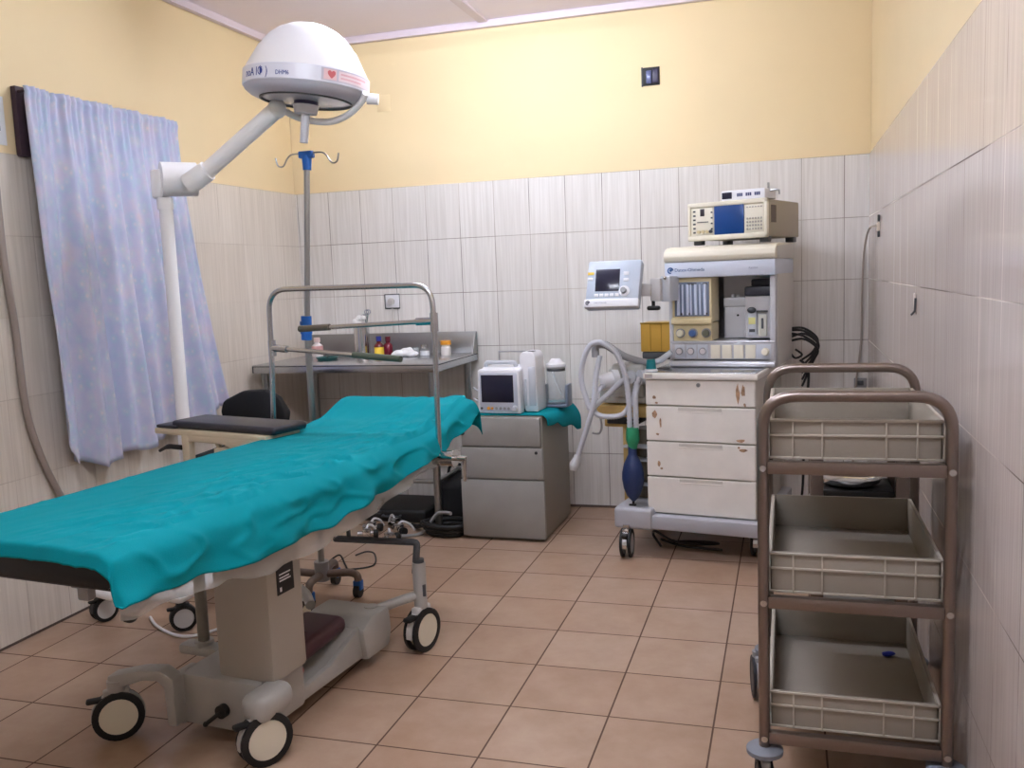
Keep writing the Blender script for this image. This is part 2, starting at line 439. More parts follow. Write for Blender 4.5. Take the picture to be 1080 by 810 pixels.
# strut and its foot on the far side
b = MB().cyl((-.262, .30, .165), (-.262, .30, .44), .018, seg=16).cyl((-.262, .3, .44), (-.262, .3, .64), .012, seg=14)
b.build('strut', mat('strut_grey', (128, 122, 112), .5), bed)
b = MB().box((-.345, .27, .125), (0, .33, .16), .012).cyl((-.262, .3, .155), (-.262, .3, .172), .03, seg=18); b.build('strut_foot', M_bedgrey, bed)
# carrying frame and platform
b = MB().box((-.1, .05, .56), (.20, .32, .625), .01).box((-.26, -.36, .632), (.225, .93, .656), .008)
b.prism([(.92, .632), (1.22, .70), (1.22, .735), (.92, .668)], -.26, .225, 'yz', r=.006)
for u in (-.275, .238): b.box((u - .006, -.40, .612), (u + .006, .90, .64), .003)
b.build('tabletop_frame', M_dsteel, bed)
def mtop(v): return interp([(.90, .735), (1.02, .752), (1.24, .812)], v)
prof = [(-.50, .670), (-.495, .722), (-.47, .735)] + [(v, mtop(v)) for v in (0, .5, .9, .96, 1.02, 1.1, 1.18, 1.24)] + [(1.262, .80), (1.26, .768), (1.18, .742), (1.05, .712), (.93, .672), (.5, .657), (-.2, .655), (-.49, .650)]
MB().prism(prof, -.29, .245, 'yz', r=.012).build('mattress', mat('mattress_black', (14, 14, 18), .5), bed)
b = MB().box((.040, -.41, .585), (.074, -.385, .66), .005).cyl((.018, -.40, .615), (.04, -.40, .615), .005, seg=10); b.build('control_box', M_grey, bed)
b = MB().tube([(.275, -.36, .66), (.225, -.37, .62), (.165, -.38, .555)], .014, seg=12); lv = b.build('release_lever', M_dsteel, bed)
MB().ell((.163, -.38, .55), (.02, .016, .014), 14).build('lever_tip', M_black, lv)
b = MB().box((-.075, -.15, -.03), (.095, .14, .03), .028, 4, M=T(.015, .42, .165) @ Rx(4)); b.cyl((.045, .40, .19), (.045, .40, .2), .010, seg=14)
b.build('foot_pad', M_maroon, bed)
b = MB().ell((.105, .275, .125), (.02, .03, .016), 14).cyl((.09, .25, .10), (.09, .25, .15), .012, seg=12); b.build('pedal', M_red, bed)
# arm board on the far side
ab = MB()
P0, P1, P2, P3 = (-.90, .78), (-.90, 1.0), (-.235, .86), (-.235, .64)   # local plan corners (rough)
ab_o = bpy.data.objects.new('arm_board', None); COL.objects.link(ab_o); ab_o.parent = bed
ab_o.location = (-.83, .735, 0); ab_o.rotation_euler = (0, 0, math.radians(-8))
b = MB().box((.045, .045, .757), (.585, .215, .787), .012, 3).box((-.03, .035, .757), (.08, .18, .770), .006); b.build('pad', M_blackvinyl, ab_o)
b = MB().box((-.035, .03, .735), (.56, .20, .757), .005)
b.prism([(.15, .74), (.55, .74), (.55, .70), (.40, .695), (.34, .715), (.15, .715)], .03, .05, 'xz', r=.003).prism([(.15, .74), (.55, .74), (.55, .70), (.40, .695), (.34, .715), (.15, .715)], .15, .17, 'xz', r=.003)
b.box((.115, .03, .56), (.155, .06, .74), .005).tube([(.29, .05, .715), (.325, .05, .64)], .01, seg=10)
b.box((.30, .02, .675), (.62, .19, .70), .004)
b.build('bracket', M_beigepaint, ab_o)
MB().tube(fillet([(.115, .03, .69), (.05, .02, .693), (-.0, .02, .672)], .02), [.010, .010, .006], seg=8).build('lever', M_black, ab_o)

# ------------------------------------------------------------------ teal drape on the table
HEM = [(-.53, .652), (-.51, .65), (-.44, .637), (-.30, .620), (-.14, .602), (.05, .60), (.22, .597), (.37, .613), (.54, .624), (.79, .655), (.92, .664), (1.08, .702), (1.23, .752), (1.29, .78)]
def drape_pt(s, t):
    # t along the bed, s across it
    if t < .03: v = -.512 - .012 * math.sin(t / .03 * PI / 2 * 0) - .010 * (1 - t / .03); dz = -.030 * (1 - t / .03)
    elif t > .965: k = (t - .965) / .035; v = 1.262 + .018 * k; dz = -.10 * k * k
    else: v = -.512 + (t - .03) / .935 * (1.262 + .512); dz = 0
    top = mtop(v) + .006
    if s < .10:
        k = 1 - s / .10; u = -.293 - .014 * min(1, k * 2); z = top - .10 * max(0, k - .08) ** 1.2
    elif s > .80:
        k = (s - .80) / .20
        h = interp(HEM, v) + .003 * math.sin(v * 17) + .002 * math.sin(v * 41 + 1)
        drop = top - h
        u = .225 + .030 * math.sin(min(1, k * 2.6) * PI / 2) + .030 * k + .010 * math.sin(v * 15 + k * 2.0) * k + .006 * math.sin(v * 34) * k
        z = top - drop * (max(0, k - .04) / .96) ** 1.15
    else:
        k = (s - .10) / .70; u = -.293 + k * .518; z = top
        # folds: shallow sags over the whole top, stronger diagonal folds on the near-right side
        w = max(0, (k - .35) / .65)
        q = Vector((u * 3.0 + v * 1.2, v * 3.2 - u * 1.5, .3))
        z += .006 * noise.noise(q) * (.4 + w)
        f = noise.noise(Vector((u * 17 - v * 5.5, v * 2.2 + u * 3, 1.7)))
        z += (.018 * w ** 1.2 + .0025) * (abs(f) ** .75) * (1 if v > -.45 else .5)
        z += .009 * w * max(0, noise.noise(Vector((u * 9 + v * 9, v * 6, 4.2))))
        fe = min(1, max(0, (1.18 - v) / .15)) * min(1, max(0, (v + .47) / .12))
        cr = 1 - abs(noise.noise(Vector((u * 14 - v * 8.5 + 3, v * 4.6 + u * 5, 8.1)))) * 3.6
        z += .014 * fe * w ** .8 * max(0, cr) ** 2.5
        cr = 1 - abs(noise.noise(Vector((u * 5 + v * 2.2, v * 7 - u * 3, 2.6)))) * 4
        z += .006 * fe * (.3 + w) * max(0, cr) ** 2.5
        z += .007 * math.exp(-((v - .93 - .12 * (u)) / .03) ** 2) * (1 - k * .4)
    zl = z + dz
    q = noise.noise(Vector((u * 20, v * 9, z * 20)))
    if s > .80:
        cr = max(0, 1 - abs(noise.noise(Vector((v * 7 + z * 9, z * 14 - v * 3, 5.5)))) * 3) ** 2
        u += .010 * q * (s - .8) / .2 + .009 * cr * min(1, (s - .8) * 12) * (1.1 - (s - .8) * 3); zl += .003 * q
    if t < .03: zl = max(zl, .645) if s > .8 else zl
    # near corner hangs lowest, as a pointed tip
    if s > .80 and v < -.36: zl -= .012 * ((s - .8) / .2) * (-.36 - v) / .16
    return (u, v, zl)
d = MB().grid(drape_pt, 130, 220)
dr = d.build('surgical_drape', M_drape, None, angle=180)
dr.location = (BX, BY, 0); dr.rotation_euler = (0, 0, math.radians(BYAW))
sm = dr.modifiers.new('solid', 'SOLIDIFY'); sm.thickness = .003; sm.offset = 1
tag(dr, 'teal cloth drape spread over the operating table and hanging off its side', 'drape')

# ------------------------------------------------------------------ clear plastic sheet hanging below the drape
HEM2 = [(-.52, .600), (-.455, .590), (-.314, .582), (-.27, .584), (-.187, .572), (-.05, .548), (0, .540), (.2, .538), (.40, .552), (.514, .567), (.9, .622), (.98, .65)]
def sheet_pt(s, t):
    v = -.50 + t * 1.46; h = interp(HEM2, v) + .004 * math.sin(v * 31); z0 = .668
    z = z0 + (h - z0) * s
    u = .247 + .016 * s + .010 * math.sin(v * 26 + s * 2) * s + .012 * noise.noise(Vector((v * 9, s * 3, 0))) * s
    return (u, v, z)
m_sheet = bpy.data.materials.new('clear_plastic_sheet'); m_sheet.use_nodes = True
nt = m_sheet.node_tree; bs = nt.nodes['Principled BSDF']; bs.inputs['Base Color'].default_value = lin((214, 212, 210)); bs.inputs['Roughness'].default_value = .25
tr = nt.nodes.new('ShaderNodeBsdfTransparent'); mx = nt.nodes.new('ShaderNodeMixShader'); mx.inputs[0].default_value = .42
nt.links.new(tr.outputs[0], mx.inputs[1]); nt.links.new(bs.outputs[0], mx.inputs[2]); nt.links.new(mx.outputs[0], nt.nodes['Material Output'].inputs[0])
sh = MB().grid(sheet_pt, 14, 160).build('plastic_sheet', m_sheet, None, angle=180)
sh.location = (BX, BY, 0); sh.rotation_euler = (0, 0, math.radians(BYAW))
tag(sh, 'translucent plastic sheet hanging below the teal drape along the table side', 'plastic sheet')

# ------------------------------------------------------------------ arched screen frame clamped to the table
af = thing('screen_frame', 'arched steel tube frame with two swing bars standing over the operating table', 'frame', (-1.87, 3.02, 0), -6.6)
r = .0098
MB().tube(fillet([(-.025, 0, .62), (-.004, 0, 1.03), (0, 0, 1.266), (.695, 0, 1.262), (.70, 0, 1.12), (.694, 0, .66)], .085, 8), r, seg=16).build('arch_tube', M_steel, af)
sw = MB().tube([(0, 0, 1.046), (.57, -.02, 1.006)], .0085, seg=12)
sw.cyl((0, 0, 1.015), (0, 0, 1.075), .0145, seg=18).cyl((.005, 0, 1.046), (.07, -.002, 1.041), .014, seg=14)
sw = sw.build('swing_bar', M_steel, af)
MB().cyl((.37, -.013, 1.020), (.572, -.02, 1.0058), .0115, seg=14).build('grip_sleeve', mat('green_grey_rubber', (78, 88, 76), .5), sw)
sw = MB().tube([(.70, 0, 1.137), (.119, .02, 1.115)], .0085, seg=12)
sw.cyl((.70, 0, 1.10), (.70, 0, 1.165), .0145, seg=18).cyl((.695, 0, 1.137), (.63, .002, 1.135), .014, seg=14)
sw = sw.build('swing_bar', M_steel, af)
MB().cyl((.255, .0155, 1.1205), (.117, .02, 1.115), .0122, seg=14).build('grip_sleeve', mat('brown_grey_rubber', (92, 84, 72), .5), sw)
cl = MB().box((.672, -.025, .63), (.712, .025, .672), .006).cyl((.705, 0, .652), (.752, 0, .654), .027, seg=22).cyl((.752, 0, .654), (.758, 0, .654), .031, seg=22).cyl((.755, 0, .654), (.80, 0, .655), .010, seg=14).build('rail_clamp', M_chrome, af)
MB().cyl((.795, 0, .66), (.792, 0, .575), .008, seg=12).build('clamp_handle', M_chrome, cl)
cl = MB().box((-.05, -.025, .60), (-.008, .025, .645), .006).build('rail_clamp', M_chrome, af)

# ================================================================== mobile surgical lamp
LX, LY = -2.385, 3.14
lamp = thing('surgical_lamp', 'white mobile surgical lamp with a big dome head on an angled boom beside the bed', 'surgical lamp', (LX, LY, 0), 0)
b = MB()
for x in (-.185, .195): b.box((x - .034, -.40, .115), (x + .034, .12, .158), .02, 3)
b.tube(fillet([(-.185, -.37, .135), (-.05, -.40, .128), (.08, -.39, .135), (.195, -.36, .138)], .05), .022, seg=12)
b.box((-.19, -.06, .115), (.20, .10, .16), .018, 3)
b.cyl((0, 0, .15), (0, 0, .24), .06, .035, seg=24)
b.build('base', M_lampwhite, lamp)
for x, y, a in ((-.185, -.33, -24), (.195, -.35, -48), (-.185, .08, 0), (.195, .08, 15)): caster(lamp, x, y, .05, a, top=.125, hub=mat('pale_hub', (206, 206, 204), .4), fender=M_dgrey)
MB().cyl((0, 0, .2), (.002, 0, 1.62), .0262, seg=24).build('post', M_lampwhite, lamp)
b = MB().cyl((0, 0, 1.60), (0, 0, 1.645), .0315, seg=24).box((-.042, -.03, 1.642), (.012, .03, 1.757), .012, 3)
ax = Vector((.70, .714, 0)).normalized(); c0 = Vector((.012, -.03, 1.716)); c1 = c0 + ax * .135
b.cyl(c0, c1, .067, seg=36).cyl((-.045, 0, 1.72), (-.035, 0, 1.72), .018, seg=14)
b.build('elbow_joint', M_lampwhite, lamp)
bm_ = MB().cyl((.125, -.01, 1.69), (.21, 0, 1.738), .042, .040, seg=24).cyl((.20, 0, 1.732), (.534, 0, 1.944), .032, seg=24).ell((.534, 0, 1.944), .036, 22)
bm_.build('boom', M_lampwhite, lamp)
MB().tube(spline([Vector(p) for p in [(.55, .01, 1.942), (.60, .05, 1.912), (.70, .075, 1.893), (.79, .06, 1.905), (.868, .03, 1.94), (.905, 0, 1.968)]], 6), .0125, seg=12).build('yoke', M_lampwhite, lamp)
HM = T(.667, 0, 2.024) @ Rz(16.8) @ Ry(5.8) @ Matrix.Scale(.9, 4)
R0 = .258
hd = MB().lathe([(0, .238), (.04, .236), (.085, .226), (.125, .207), (.158, .182), (.183, .152), (.190, .141), (.201, .130), (.252, .034), (.2535, .0265)], seg=56).xf(HM).build('lamp_head', M_lampwhite, lamp)
MB().lathe([(.2535, .030), (R0, .028), (R0, -.030), (.2535, -.033)], seg=56).xf(HM).build('band', mat('band_white', (232, 234, 246), .3), hd)
MB().lathe([(.2555, -.030), (.248, -.044), (.230, -.058), (.205, -.068), (.190, -.070), (.184, -.064)], seg=56).xf(HM).build('rim', mat('rim_grey', (196, 194, 206), .4), hd)
MB().lathe([(.190, -.066), (.190, -.074), (.182, -.076), (.180, -.068)], seg=56).xf(HM).build('seal', M_dgrey, hd)
MB().lathe([(.182, -.068), (.10, -.072), (0, -.074)], seg=48).xf(HM).build('lens', M_lens, hd)
b = MB().cyl((0, 0, -.03), (0, 0, -.092), .050, seg=28); b.xf(HM).build('core', mat('core_navy', (52, 44, 82), .35), hd)
b = MB().cyl((0, 0, -.088), (0, 0, -.122), .054, .046, seg=28).cyl((0, 0, -.115), (-.004, 0, -.24), .0185, .017, seg=20); b.xf(HM).build('handle', mat('handle_grey', (214, 214, 222), .4), hd)
MB().cyl((.253, 0, -.045), (.30, 0, -.045), .022, seg=20).xf(HM).build('pivot', M_lampwhite, hd)
def bender(th0, z0, R):
    def f(c):
        th = math.radians(th0) + c.x / R; return Vector(((R + .0006 + c.z) * math.cos(th), (R + .0006 + c.z) * math.sin(th), z0 + c.y))
    return f
MB().text('noA I\u03a6 )', .046, Matrix.Identity(4), bend=bender(-143, -.018, R0), sx=.80).xf(HM).build('lettering', M_ink, hd)
MB().text('DHM6', .024, Matrix.Identity(4), bend=bender(-105, -.018, R0), sx=.85).xf(HM).build('model_lettering', M_ink, hd)
def band_patch(t0, t1, z0, z1, dr, m, name):
    n = 14; b = MB()
    b.grid(lambda s, t: ((R0 + dr) * math.cos(math.radians(t0 + (t1 - t0) * s)), (R0 + dr) * math.sin(math.radians(t0 + (t1 - t0) * s)), z0 + (z1 - z0) * t), n, 1)
    return b.xf(HM).build(name, m, hd)
band_patch(-65, -3, -.024, .024, .0010, mat('label_frame', (206, 200, 214), .4), 'label_frame')
band_patch(-63, -51, -.020, .020, .0016, M_labelpink, 'label')
band_patch(-49, -5, -.019, .019, .0016, mat('label_pale', (240, 222, 228), .5), 'label')
b = MB().text('\u2665', .030, Matrix.Identity(4), bend=bender(-60, -.010, R0 + .0012)).xf(HM); b.build('emblem', mat('emblem_red', (214, 110, 116), .5), hd)
band_patch(-47, -14, .004, .011, .002, mat('print_pink', (226, 180, 190), .5), 'label_print')
band_patch(-47, -22, -.010, -.004, .002, mat('print_pink', (226, 180, 190), .5), 'label_print')

# ================================================================== IV pole
iv = thing('iv_pole', 'tall steel drip stand with blue collars and wire hooks behind the arched frame', 'iv pole', (-1.80, 3.22, 0), 0)
MB().cyl((-.035, 0, .09), (-.03, 0, 1.08), .013, seg=18).cyl((-.03, 0, 1.08), (.018, 0, 1.77), .0115, seg=18).build('pole', M_dsteel, iv)
MB().cyl((-.035, 0, 1.06), (-.03, 0, 1.155), .021, seg=20).cyl((-.034, 0, 1.085), (-.034, 0, 1.10), .0235, seg=20).cyl((-.034, 0, 1.12), (-.034, 0, 1.135), .0235, seg=20).build('collar', M_blue, iv)
MB().cyl((.016, 0, 1.72), (.018, 0, 1.775), .0165, .02, seg=18).box((-.012, -.016, 1.765), (.046, .016, 1.792), .005).build('hook_block', M_blue, iv)
for s in (-1, 1):
    p = [(.018, 0, 1.782), (.018 + s * .06, 0, 1.784), (.018 + s * .085, 0, 1.77), (.018 + s * .105, 0, 1.742), (.018 + s * .128, 0, 1.745), (.018 + s * .137, 0, 1.775)]
    MB().tube(p, .0032, seg=8, smooth=5).build('hook', M_dsteel, iv)
b = MB().cyl((-.035, 0, .07), (-.035, 0, .15), .03, seg=20)
M_ivleg = mat('leg_bronze', (118, 104, 96), .4, .6)
hub = b.build('hub', M_grey, iv)
for a in (8, 98, 188, 278):
    ca, sa = math.cos(math.radians(a)), math.sin(math.radians(a)); rr = .15
    lg = MB().tube(fillet([(-.035, 0, .095), (-.035 + rr * .8 * ca, rr * .8 * sa, .105), (-.035 + rr * ca, rr * sa, .095), (-.035 + rr * 1.02 * ca, rr * 1.02 * sa, .07)], .03), .016, seg=12).build('leg', M_ivleg, iv)
    cx, cy = -.035 + rr * ca, rr * sa
    k = MB().cyl((cx - .012, cy, .027), (cx + .012, cy, .027), .027, seg=20).build('caster', M_black, lg)
    MB().box((cx - .018, cy - .012, .03), (cx + .018, cy + .02, .072), .006).build('caster_fork', M_blue, lg)

# ================================================================== steel work table in the corner
st = thing('steel_table', 'stainless steel work table with a raised back rim in the far left corner', 'table', (-2.18, 4.46, 0), 0)
x0, x1, y0, y1, zt = -.52, .525, -.31, .318, .866
b = MB().box((x0, y0, zt - .012), (x1, y1, zt), .003).box((x0, y0, zt - .042), (x1, y0 + .012, zt - .002), .003).box((x1 - .012, y0, zt - .042), (x1, y1, zt - .002), .003).box((x0, y0, zt - .042), (x0 + .012, y1, zt - .002), .003)
b.build('table_top', M_steel, st)
b = MB().box((x0, y1 - .014, zt - .03), (x1, y1, zt + .118), .003)
b.prism([(y1 - .09, zt), (y1 - .005, zt), (y1 - .005, zt + .116), (y1 - .03, zt + .116)], x1 - .006, x1, 'yz')
b.build('backsplash', mat('backsplash_steel', (160, 160, 160), .38, 1.0, bump=.08, bscale=120), st)
for x in (x0 + .05, x1 - .045):
    for y in (y0 + .04, y1 - .06): MB().cyl((x, y, 0), (x, y, zt - .012), .0195, seg=18).cyl((x, y, 0), (x, y, .03), .023, seg=18).build('leg', M_dsteel, st)
b = MB()
for y in (y0 + .04, y1 - .06): b.cyl((x0 + .05, y, .262), (x1 - .045, y, .262), .011, seg=12)
for x in (x0 + .05, x1 - .045): b.cyl((x, y0 + .04, .262), (x, y1 - .06, .262), .011, seg=12)
b.build('stretcher', M_dsteel, st)
ZT = .866
# canister with instruments
cn = thing('canister', 'tall steel canister of cotton and scissors on the steel table', 'canister', (-2.275, 4.60, ZT), 0)
MB().lathe([(0, 0), (.044, 0), (.044, .165), (.058, .17), (.058, .176), (.04, .176), (.04, .02), (0, .02)], seg=28).build('body', M_chrome, cn)
b = MB()
for i in range(12): b.ell((random.uniform(-.03, .03), random.uniform(-.03, .03), .182 + random.uniform(0, .04)), random.uniform(.013, .021), 12)
b.build('cotton', mat('cotton', (236, 234, 232), .9), cn)
b = MB()
for (a, lx) in ((.25, .034), (.1, .045)):
    b.cyl((.01, .0, .05), (lx, 0, .235), .0035, seg=8)
    b.lathe([(.010, -.002), (.014, -.002), (.014, .002), (.010, .002), (.010, -.002)], (lx + .004, 0, .248), 16, Rx(90))
    b.lathe([(.010, -.002), (.014, -.002), (.014, .002), (.010, .002), (.010, -.002)], (lx - .018, 0, .222), 16, Rx(90))
b.build('scissors', M_chrome, cn)
def bottle(name, label, x, y, r, h, mb, ml, mc, cap_h=.022, lab=(.25, .7), neck=.45, cat='bottle'):
    t = thing(name, label, cat, (x, y, ZT), 0)
    MB().lathe([(0, 0), (r * .94, 0), (r, .004), (r, h * .68), (r * .8, h * .78), (r * neck, h * .86), (r * neck, h), (0, h)], seg=24).build('body', mb, t)
    if ml: MB().lathe([(r * 1.01, h * lab[0]), (r * 1.02, h * lab[0]), (r * 1.02, h * lab[1]), (r * 1.01, h * lab[1])], seg=24).build('paper_label', ml, t)
    MB().lathe([(0, h - .004), (r * neck * 1.25, h - .004), (r * neck * 1.25, h + cap_h), (0, h + cap_h)], seg=20).build('cap', mc, t)
    return t
bottle('medicine_bottle', 'small amber bottle with a yellow label and blue cap on the steel table', -2.155, 4.56, .026, .092, M_brown, M_yellow, mat('cap_blue', (40, 50, 140), .4), lab=(.12, .6))
bottle('medicine_bottle', 'dark red bottle standing right behind the yellow labelled bottle', -2.135, 4.635, .026, .085, mat('dark_red_glass', (110, 24, 44), .25), None, mat('cap_darkred', (96, 22, 40), .4))
bottle('vial', 'small clear vial with a white label between the white gauze and the orange capped jar', -1.902, 4.60, .026, .045, M_glass, M_paper, M_chrome, .016, (.05, .6), .6, 'vial')
bottle('pill_jar', 'white pill jar with an orange cap near the right end of the steel table', -1.785, 4.62, .027, .062, mat('jar_white', (232, 226, 220), .4), None, M_orange, .018, neck=.85, cat='jar')
bottle('squat_bottle', 'pink and white bottle behind the blue collar of the drip stand', -2.59, 4.66, .032, .085, mat('pale_bottle', (238, 228, 226), .4), mat('pink_label', (226, 170, 166), .5), mat('pale_cap', (225, 200, 195), .4))
gz = thing('gauze_bundle', 'crumpled white gauze bundle on the steel table', 'gauze', (-2.0, 4.55, ZT), 0)
b = MB()
for (x, y, z, rx, ry, rz) in [(-.03, 0, .02, .04, .03, .02), (.01, .01, .025, .045, .03, .025), (.045, 0, .018, .035, .028, .018), (-.05, -.01, .016, .022, .02, .016)]:
    b.ell((x, y, z), (rx, ry, rz), 18)
for v in b.bm.verts:
    n = noise.noise(v.co * 38); v.co += Vector((n, noise.noise(v.co * 30 + Vector((5, 1, 2))), n)) * .006
    v.co.z = max(v.co.z, 0)
b.build('cloth', mat('gauze_white', (240, 240, 242), .9), gz)
cp = thing('small_cup', 'small clear cup beside the white gauze on the steel table', 'cup', (-1.955, 4.60, ZT), 0)
MB().lathe([(0, 0), (.018, 0), (.021, .045), (.019, .045), (.017, .003), (0, .003)], seg=20).build('body', M_glass, cp)
ds = thing('kidney_dish', 'small dark green dish with a chrome knob at the front of the steel table', 'dish', (-2.40, 4.42, ZT), 0)
MB().lathe([(0, 0), (.05, 0), (.062, .016), (.058, .016), (.048, .004), (0, .004)], seg=26).build('bowl', mat('dark_teal', (24, 84, 84), .4), ds)
MB().cyl((0, 0, .004), (0, 0, .03), .005, seg=10).ell((0, 0, .034), .011, 14).build('knob', M_chrome, ds)

# wall sockets and boxes
def on_back(name, label, cat, x, z, parts):
    t = thing(name, label, cat, (x, YB, z), 0)
    for (n, mn, mx, m, r) in parts: MB().box(mn, mx, r).build(n, m, t)
    return t
so = on_back('wall_socket', 'white wall socket with a dark outline above the steel table', 'socket', -2.165, 1.163, [('surround', (-.047, -.006, -.043), (.047, -.0005, .043), M_dgrey, .002), ('plate', (-.038, -.012, -.036), (.046, -.004, .037), M_white, .003)])
MB().cyl((-.0, -.012, 0), (-.0, -.024, 0), .02, seg=20).build('plug', mat('plug_grey', (190, 186, 184), .4), so)
MB().box((-.006, -.008, -.21), (.006, -.0005, -.04), .002).build('conduit', mat('pale_conduit', (206, 200, 194), .5), so)
on_back('junction_box', 'open dark junction box high on the yellow wall', 'junction box', -.665, 2.264, [('box', (-.045, .002, -.045), (.045, .0065, .045), M_black, .001), ('frame', (-.048, .0, -.048), (-.040, .0065, .048), M_dgrey, .001), ('switch_block', (-.022, -.012, -.036), (.004, .003, .028), mat('slate_blue', (96, 104, 150), .4), .004), ('side_block', (.008, -.008, -.036), (.04, .003, .034), mat('deep_violet', (44, 36, 70), .4), .003)])
bp = on_back('blank_plate', 'faint painted-over blank plate on the yellow wall beside the lamp head', 'wall plate', -2.155, 2.265, [('plate', (-.04, .003, -.045), (.04, .0065, .045), m_paint, .002)])
on_back('low_socket', 'grey socket low on the back wall behind the steel cart', 'socket', .345, .685, [('plate', (-.03, -.01, -.025), (.03, -.0005, .025), M_grey, .004), ('insert', (-.014, -.014, -.012), (.014, -.009, .012), M_dgrey, .002)])
t = thing('gas_outlet', 'small wall outlet with dark clips near the right corner', 'wall outlet', (XR, 4.24, 1.43), 0)
MB().box((-.012, -.018, -.018), (-.0005, .018, .018), .004).build('plate', mat('pale_beige', (220, 206, 190), .5), t)
MB().box((-.01, -.008, .022), (-.0005, .008, .05), .002).box((-.01, -.008, -.045), (-.0005, .008, -.02), .002).build('clip', M_dgrey, t)
hs = MB().tube([(XR - .008, 4.25, 1.43), (XR - .02, 4.36, 1.436), (.362, 4.60, 1.425), (.356, 4.74, 1.34), (.349, 4.772, 1.17), (.346, 4.772, .90), (.318, 4.772, .62), (.31, 4.77, .2), (.30, 4.74, .006), (.2, 4.72, .0056)], .0048, seg=10, smooth=6).build('thin_hose', M_conduit)
tag(hs, 'thin grey hose hanging from the wall outlet down the right corner', 'hose')
hk = thing('wall_hook', 'small pale hook strip on the right tiled wall', 'hook', (XR, 3.07, 1.145), 0)
MB().box((-.006, -.022, -.03), (-.0005, .0, .035), .002).build('strip', mat('pale_strip', (226, 214, 206), .5), hk)
MB().tube([(-.004, -.03, .02), (-.006, -.032, -.02), (-.016, -.03, -.032)], .0035, seg=8).build('pin', M_dgrey, hk)
hl = MB().tube([(XL + .018, 2.66, 2.62), (XL + .018, 2.655, 1.95), (XL + .018, 2.652, 1.62), (XL + .018, 2.654, 1.40), (XL + .018, 2.672, 1.18), (XL + .018, 2.683, .87), (XL + .018, 2.727, .68), (XL + .018, 2.80, .51), (XL + .02, 2.9, .32), (XL + .02, 2.98, .14)], .013, seg=12, smooth=6).build('wall_hose', mat('hose_grey', (158, 146, 138), .5))
tag(hl, 'grey flexible hose running down the left wall beside the curtain', 'hose')
nt_ = thing('paper_notice', 'white paper notice on the yellow wall left of the curtain', 'notice', (XL, 2.69, 1.91), 0)
MB().box((-.0065, -.12, -.08), (-.0045, .055, .095), 0).build('sheet', M_paper, nt_)
MB().box((-.0044, -.10, -.005), (-.004, .03, .005), 0).box((-.0044, -.02, -.03), (-.004, .03, -.012), 0).build('print', M_darkink, nt_)

# ------------------------------------------------------------------ curtain
m_cur = bpy.data.materials.new('floral_curtain'); m_cur.use_nodes = True
nt = m_cur.node_tree; N = nt.nodes; L = nt.links; bs = N['Principled BSDF']; bs.inputs['Roughness'].default_value = .75
tc = N.new('ShaderNodeTexCoord')
def ramp(fac, stops):
    r_ = N.new('ShaderNodeValToRGB'); e = r_.color_ramp.elements
    while len(e) < len(stops): e.new(.5)
    for i, (p_, c_) in enumerate(stops): e[i].position = p_; e[i].color = lin(c_)
    L.new(fac, r_.inputs['Fac']); return r_.outputs['Color']
mp_ = N.new('ShaderNodeMapping'); mp_.inputs['Scale'].default_value = (1, 1, .75); L.new(tc.outputs['Object'], mp_.inputs['Vector'])
n1 = N.new('ShaderNodeTexNoise'); n1.inputs['Scale'].default_value = 13; n1.inputs['Detail'].default_value = 5; L.new(mp_.outputs[0], n1.inputs['Vector'])
c1 = ramp(n1.outputs['Fac'], [(.30, (166, 194, 218)), (.44, (186, 194, 222)), (.54, (204, 204, 224)), (.64, (220, 208, 222)), (.74, (234, 210, 210))])
v1 = N.new('ShaderNodeTexVoronoi'); v1.inputs['Scale'].default_value = 32; v1.feature = 'F1'; L.new(mp_.outputs[0], v1.inputs['Vector'])
c2 = ramp(v1.outputs['Distance'], [(.0, (238, 222, 222)), (.28, (184, 206, 220)), (.6, (192, 194, 222))])
mxn = N.new('ShaderNodeMix'); mxn.data_type = 'RGBA'; mxn.inputs['Factor'].default_value = .5; L.new(c1, mxn.inputs['A']); L.new(c2, mxn.inputs['B'])
L.new(mxn.outputs['Result'], bs.inputs['Base Color'])
def cur_pt(s, t):
    # s along the window, t from top (0) to hem (1)
    ytop = 2.775 + .885 * s
    ybot = 2.765 + 1.11 * s
    zb = interp([(0, .80), (.03, .715), (.055, .665), (.08, .625), (.21, .582), (.36, .60), (.58, .622), (.8, .66), (1, .70)], s) + .008 * math.sin(s * 55)
    k = t ** (1.3 if s > .12 else 1.3 + (.12 - s) * 6)
    y = ytop * (1 - k) + ybot * k
    z = 2.045 + (zb - 2.045) * t
    big = .030 * math.sin(s * 31 + .8 * math.sin(t * 2)) + .018 * math.sin(s * 67 + 2 * t) + .016 * noise.noise(Vector((s * 9, t * 1.3, 2)))
    sm_ = .009 * math.sin(s * 190) * max(0, 1 - t * 5)
    x = XL + .062 + (big * (.35 + .95 * t) + sm_) + .012 * t
    if t < .035: x += .006 * math.sin(t / .035 * PI)
    return (max(x, XL + .016), y + .012 * noise.noise(Vector((s * 8, t * 3, 7))) * t, z)
ct = thing('curtain', 'blue and lilac floral curtain hanging over the window on the left wall', 'curtain', (XL, 3.2, 0), 0)
MB().box((-.004, -.418, 1.795), (.02, -.372, 2.05), .003).build('dark_edging', M_purpledark, ct)
c_ = MB().grid(cur_pt, 220, 60).xf(T(-XL, -3.2, 0)).build('fabric', m_cur, ct, angle=180)
sm = c_.modifiers.new('solid', 'SOLIDIFY'); sm.thickness = .0025
MB().cyl((.011, -.415, 2.030), (.011, .44, 2.030), .004, seg=10).build('curtain_wire', M_purpledark, ct)
for y in (-.405, .43): MB().cyl((.0, y, 2.03), (.05, y, 2.03), .006, seg=10).build('wall_bracket', M_purpledark, ct)

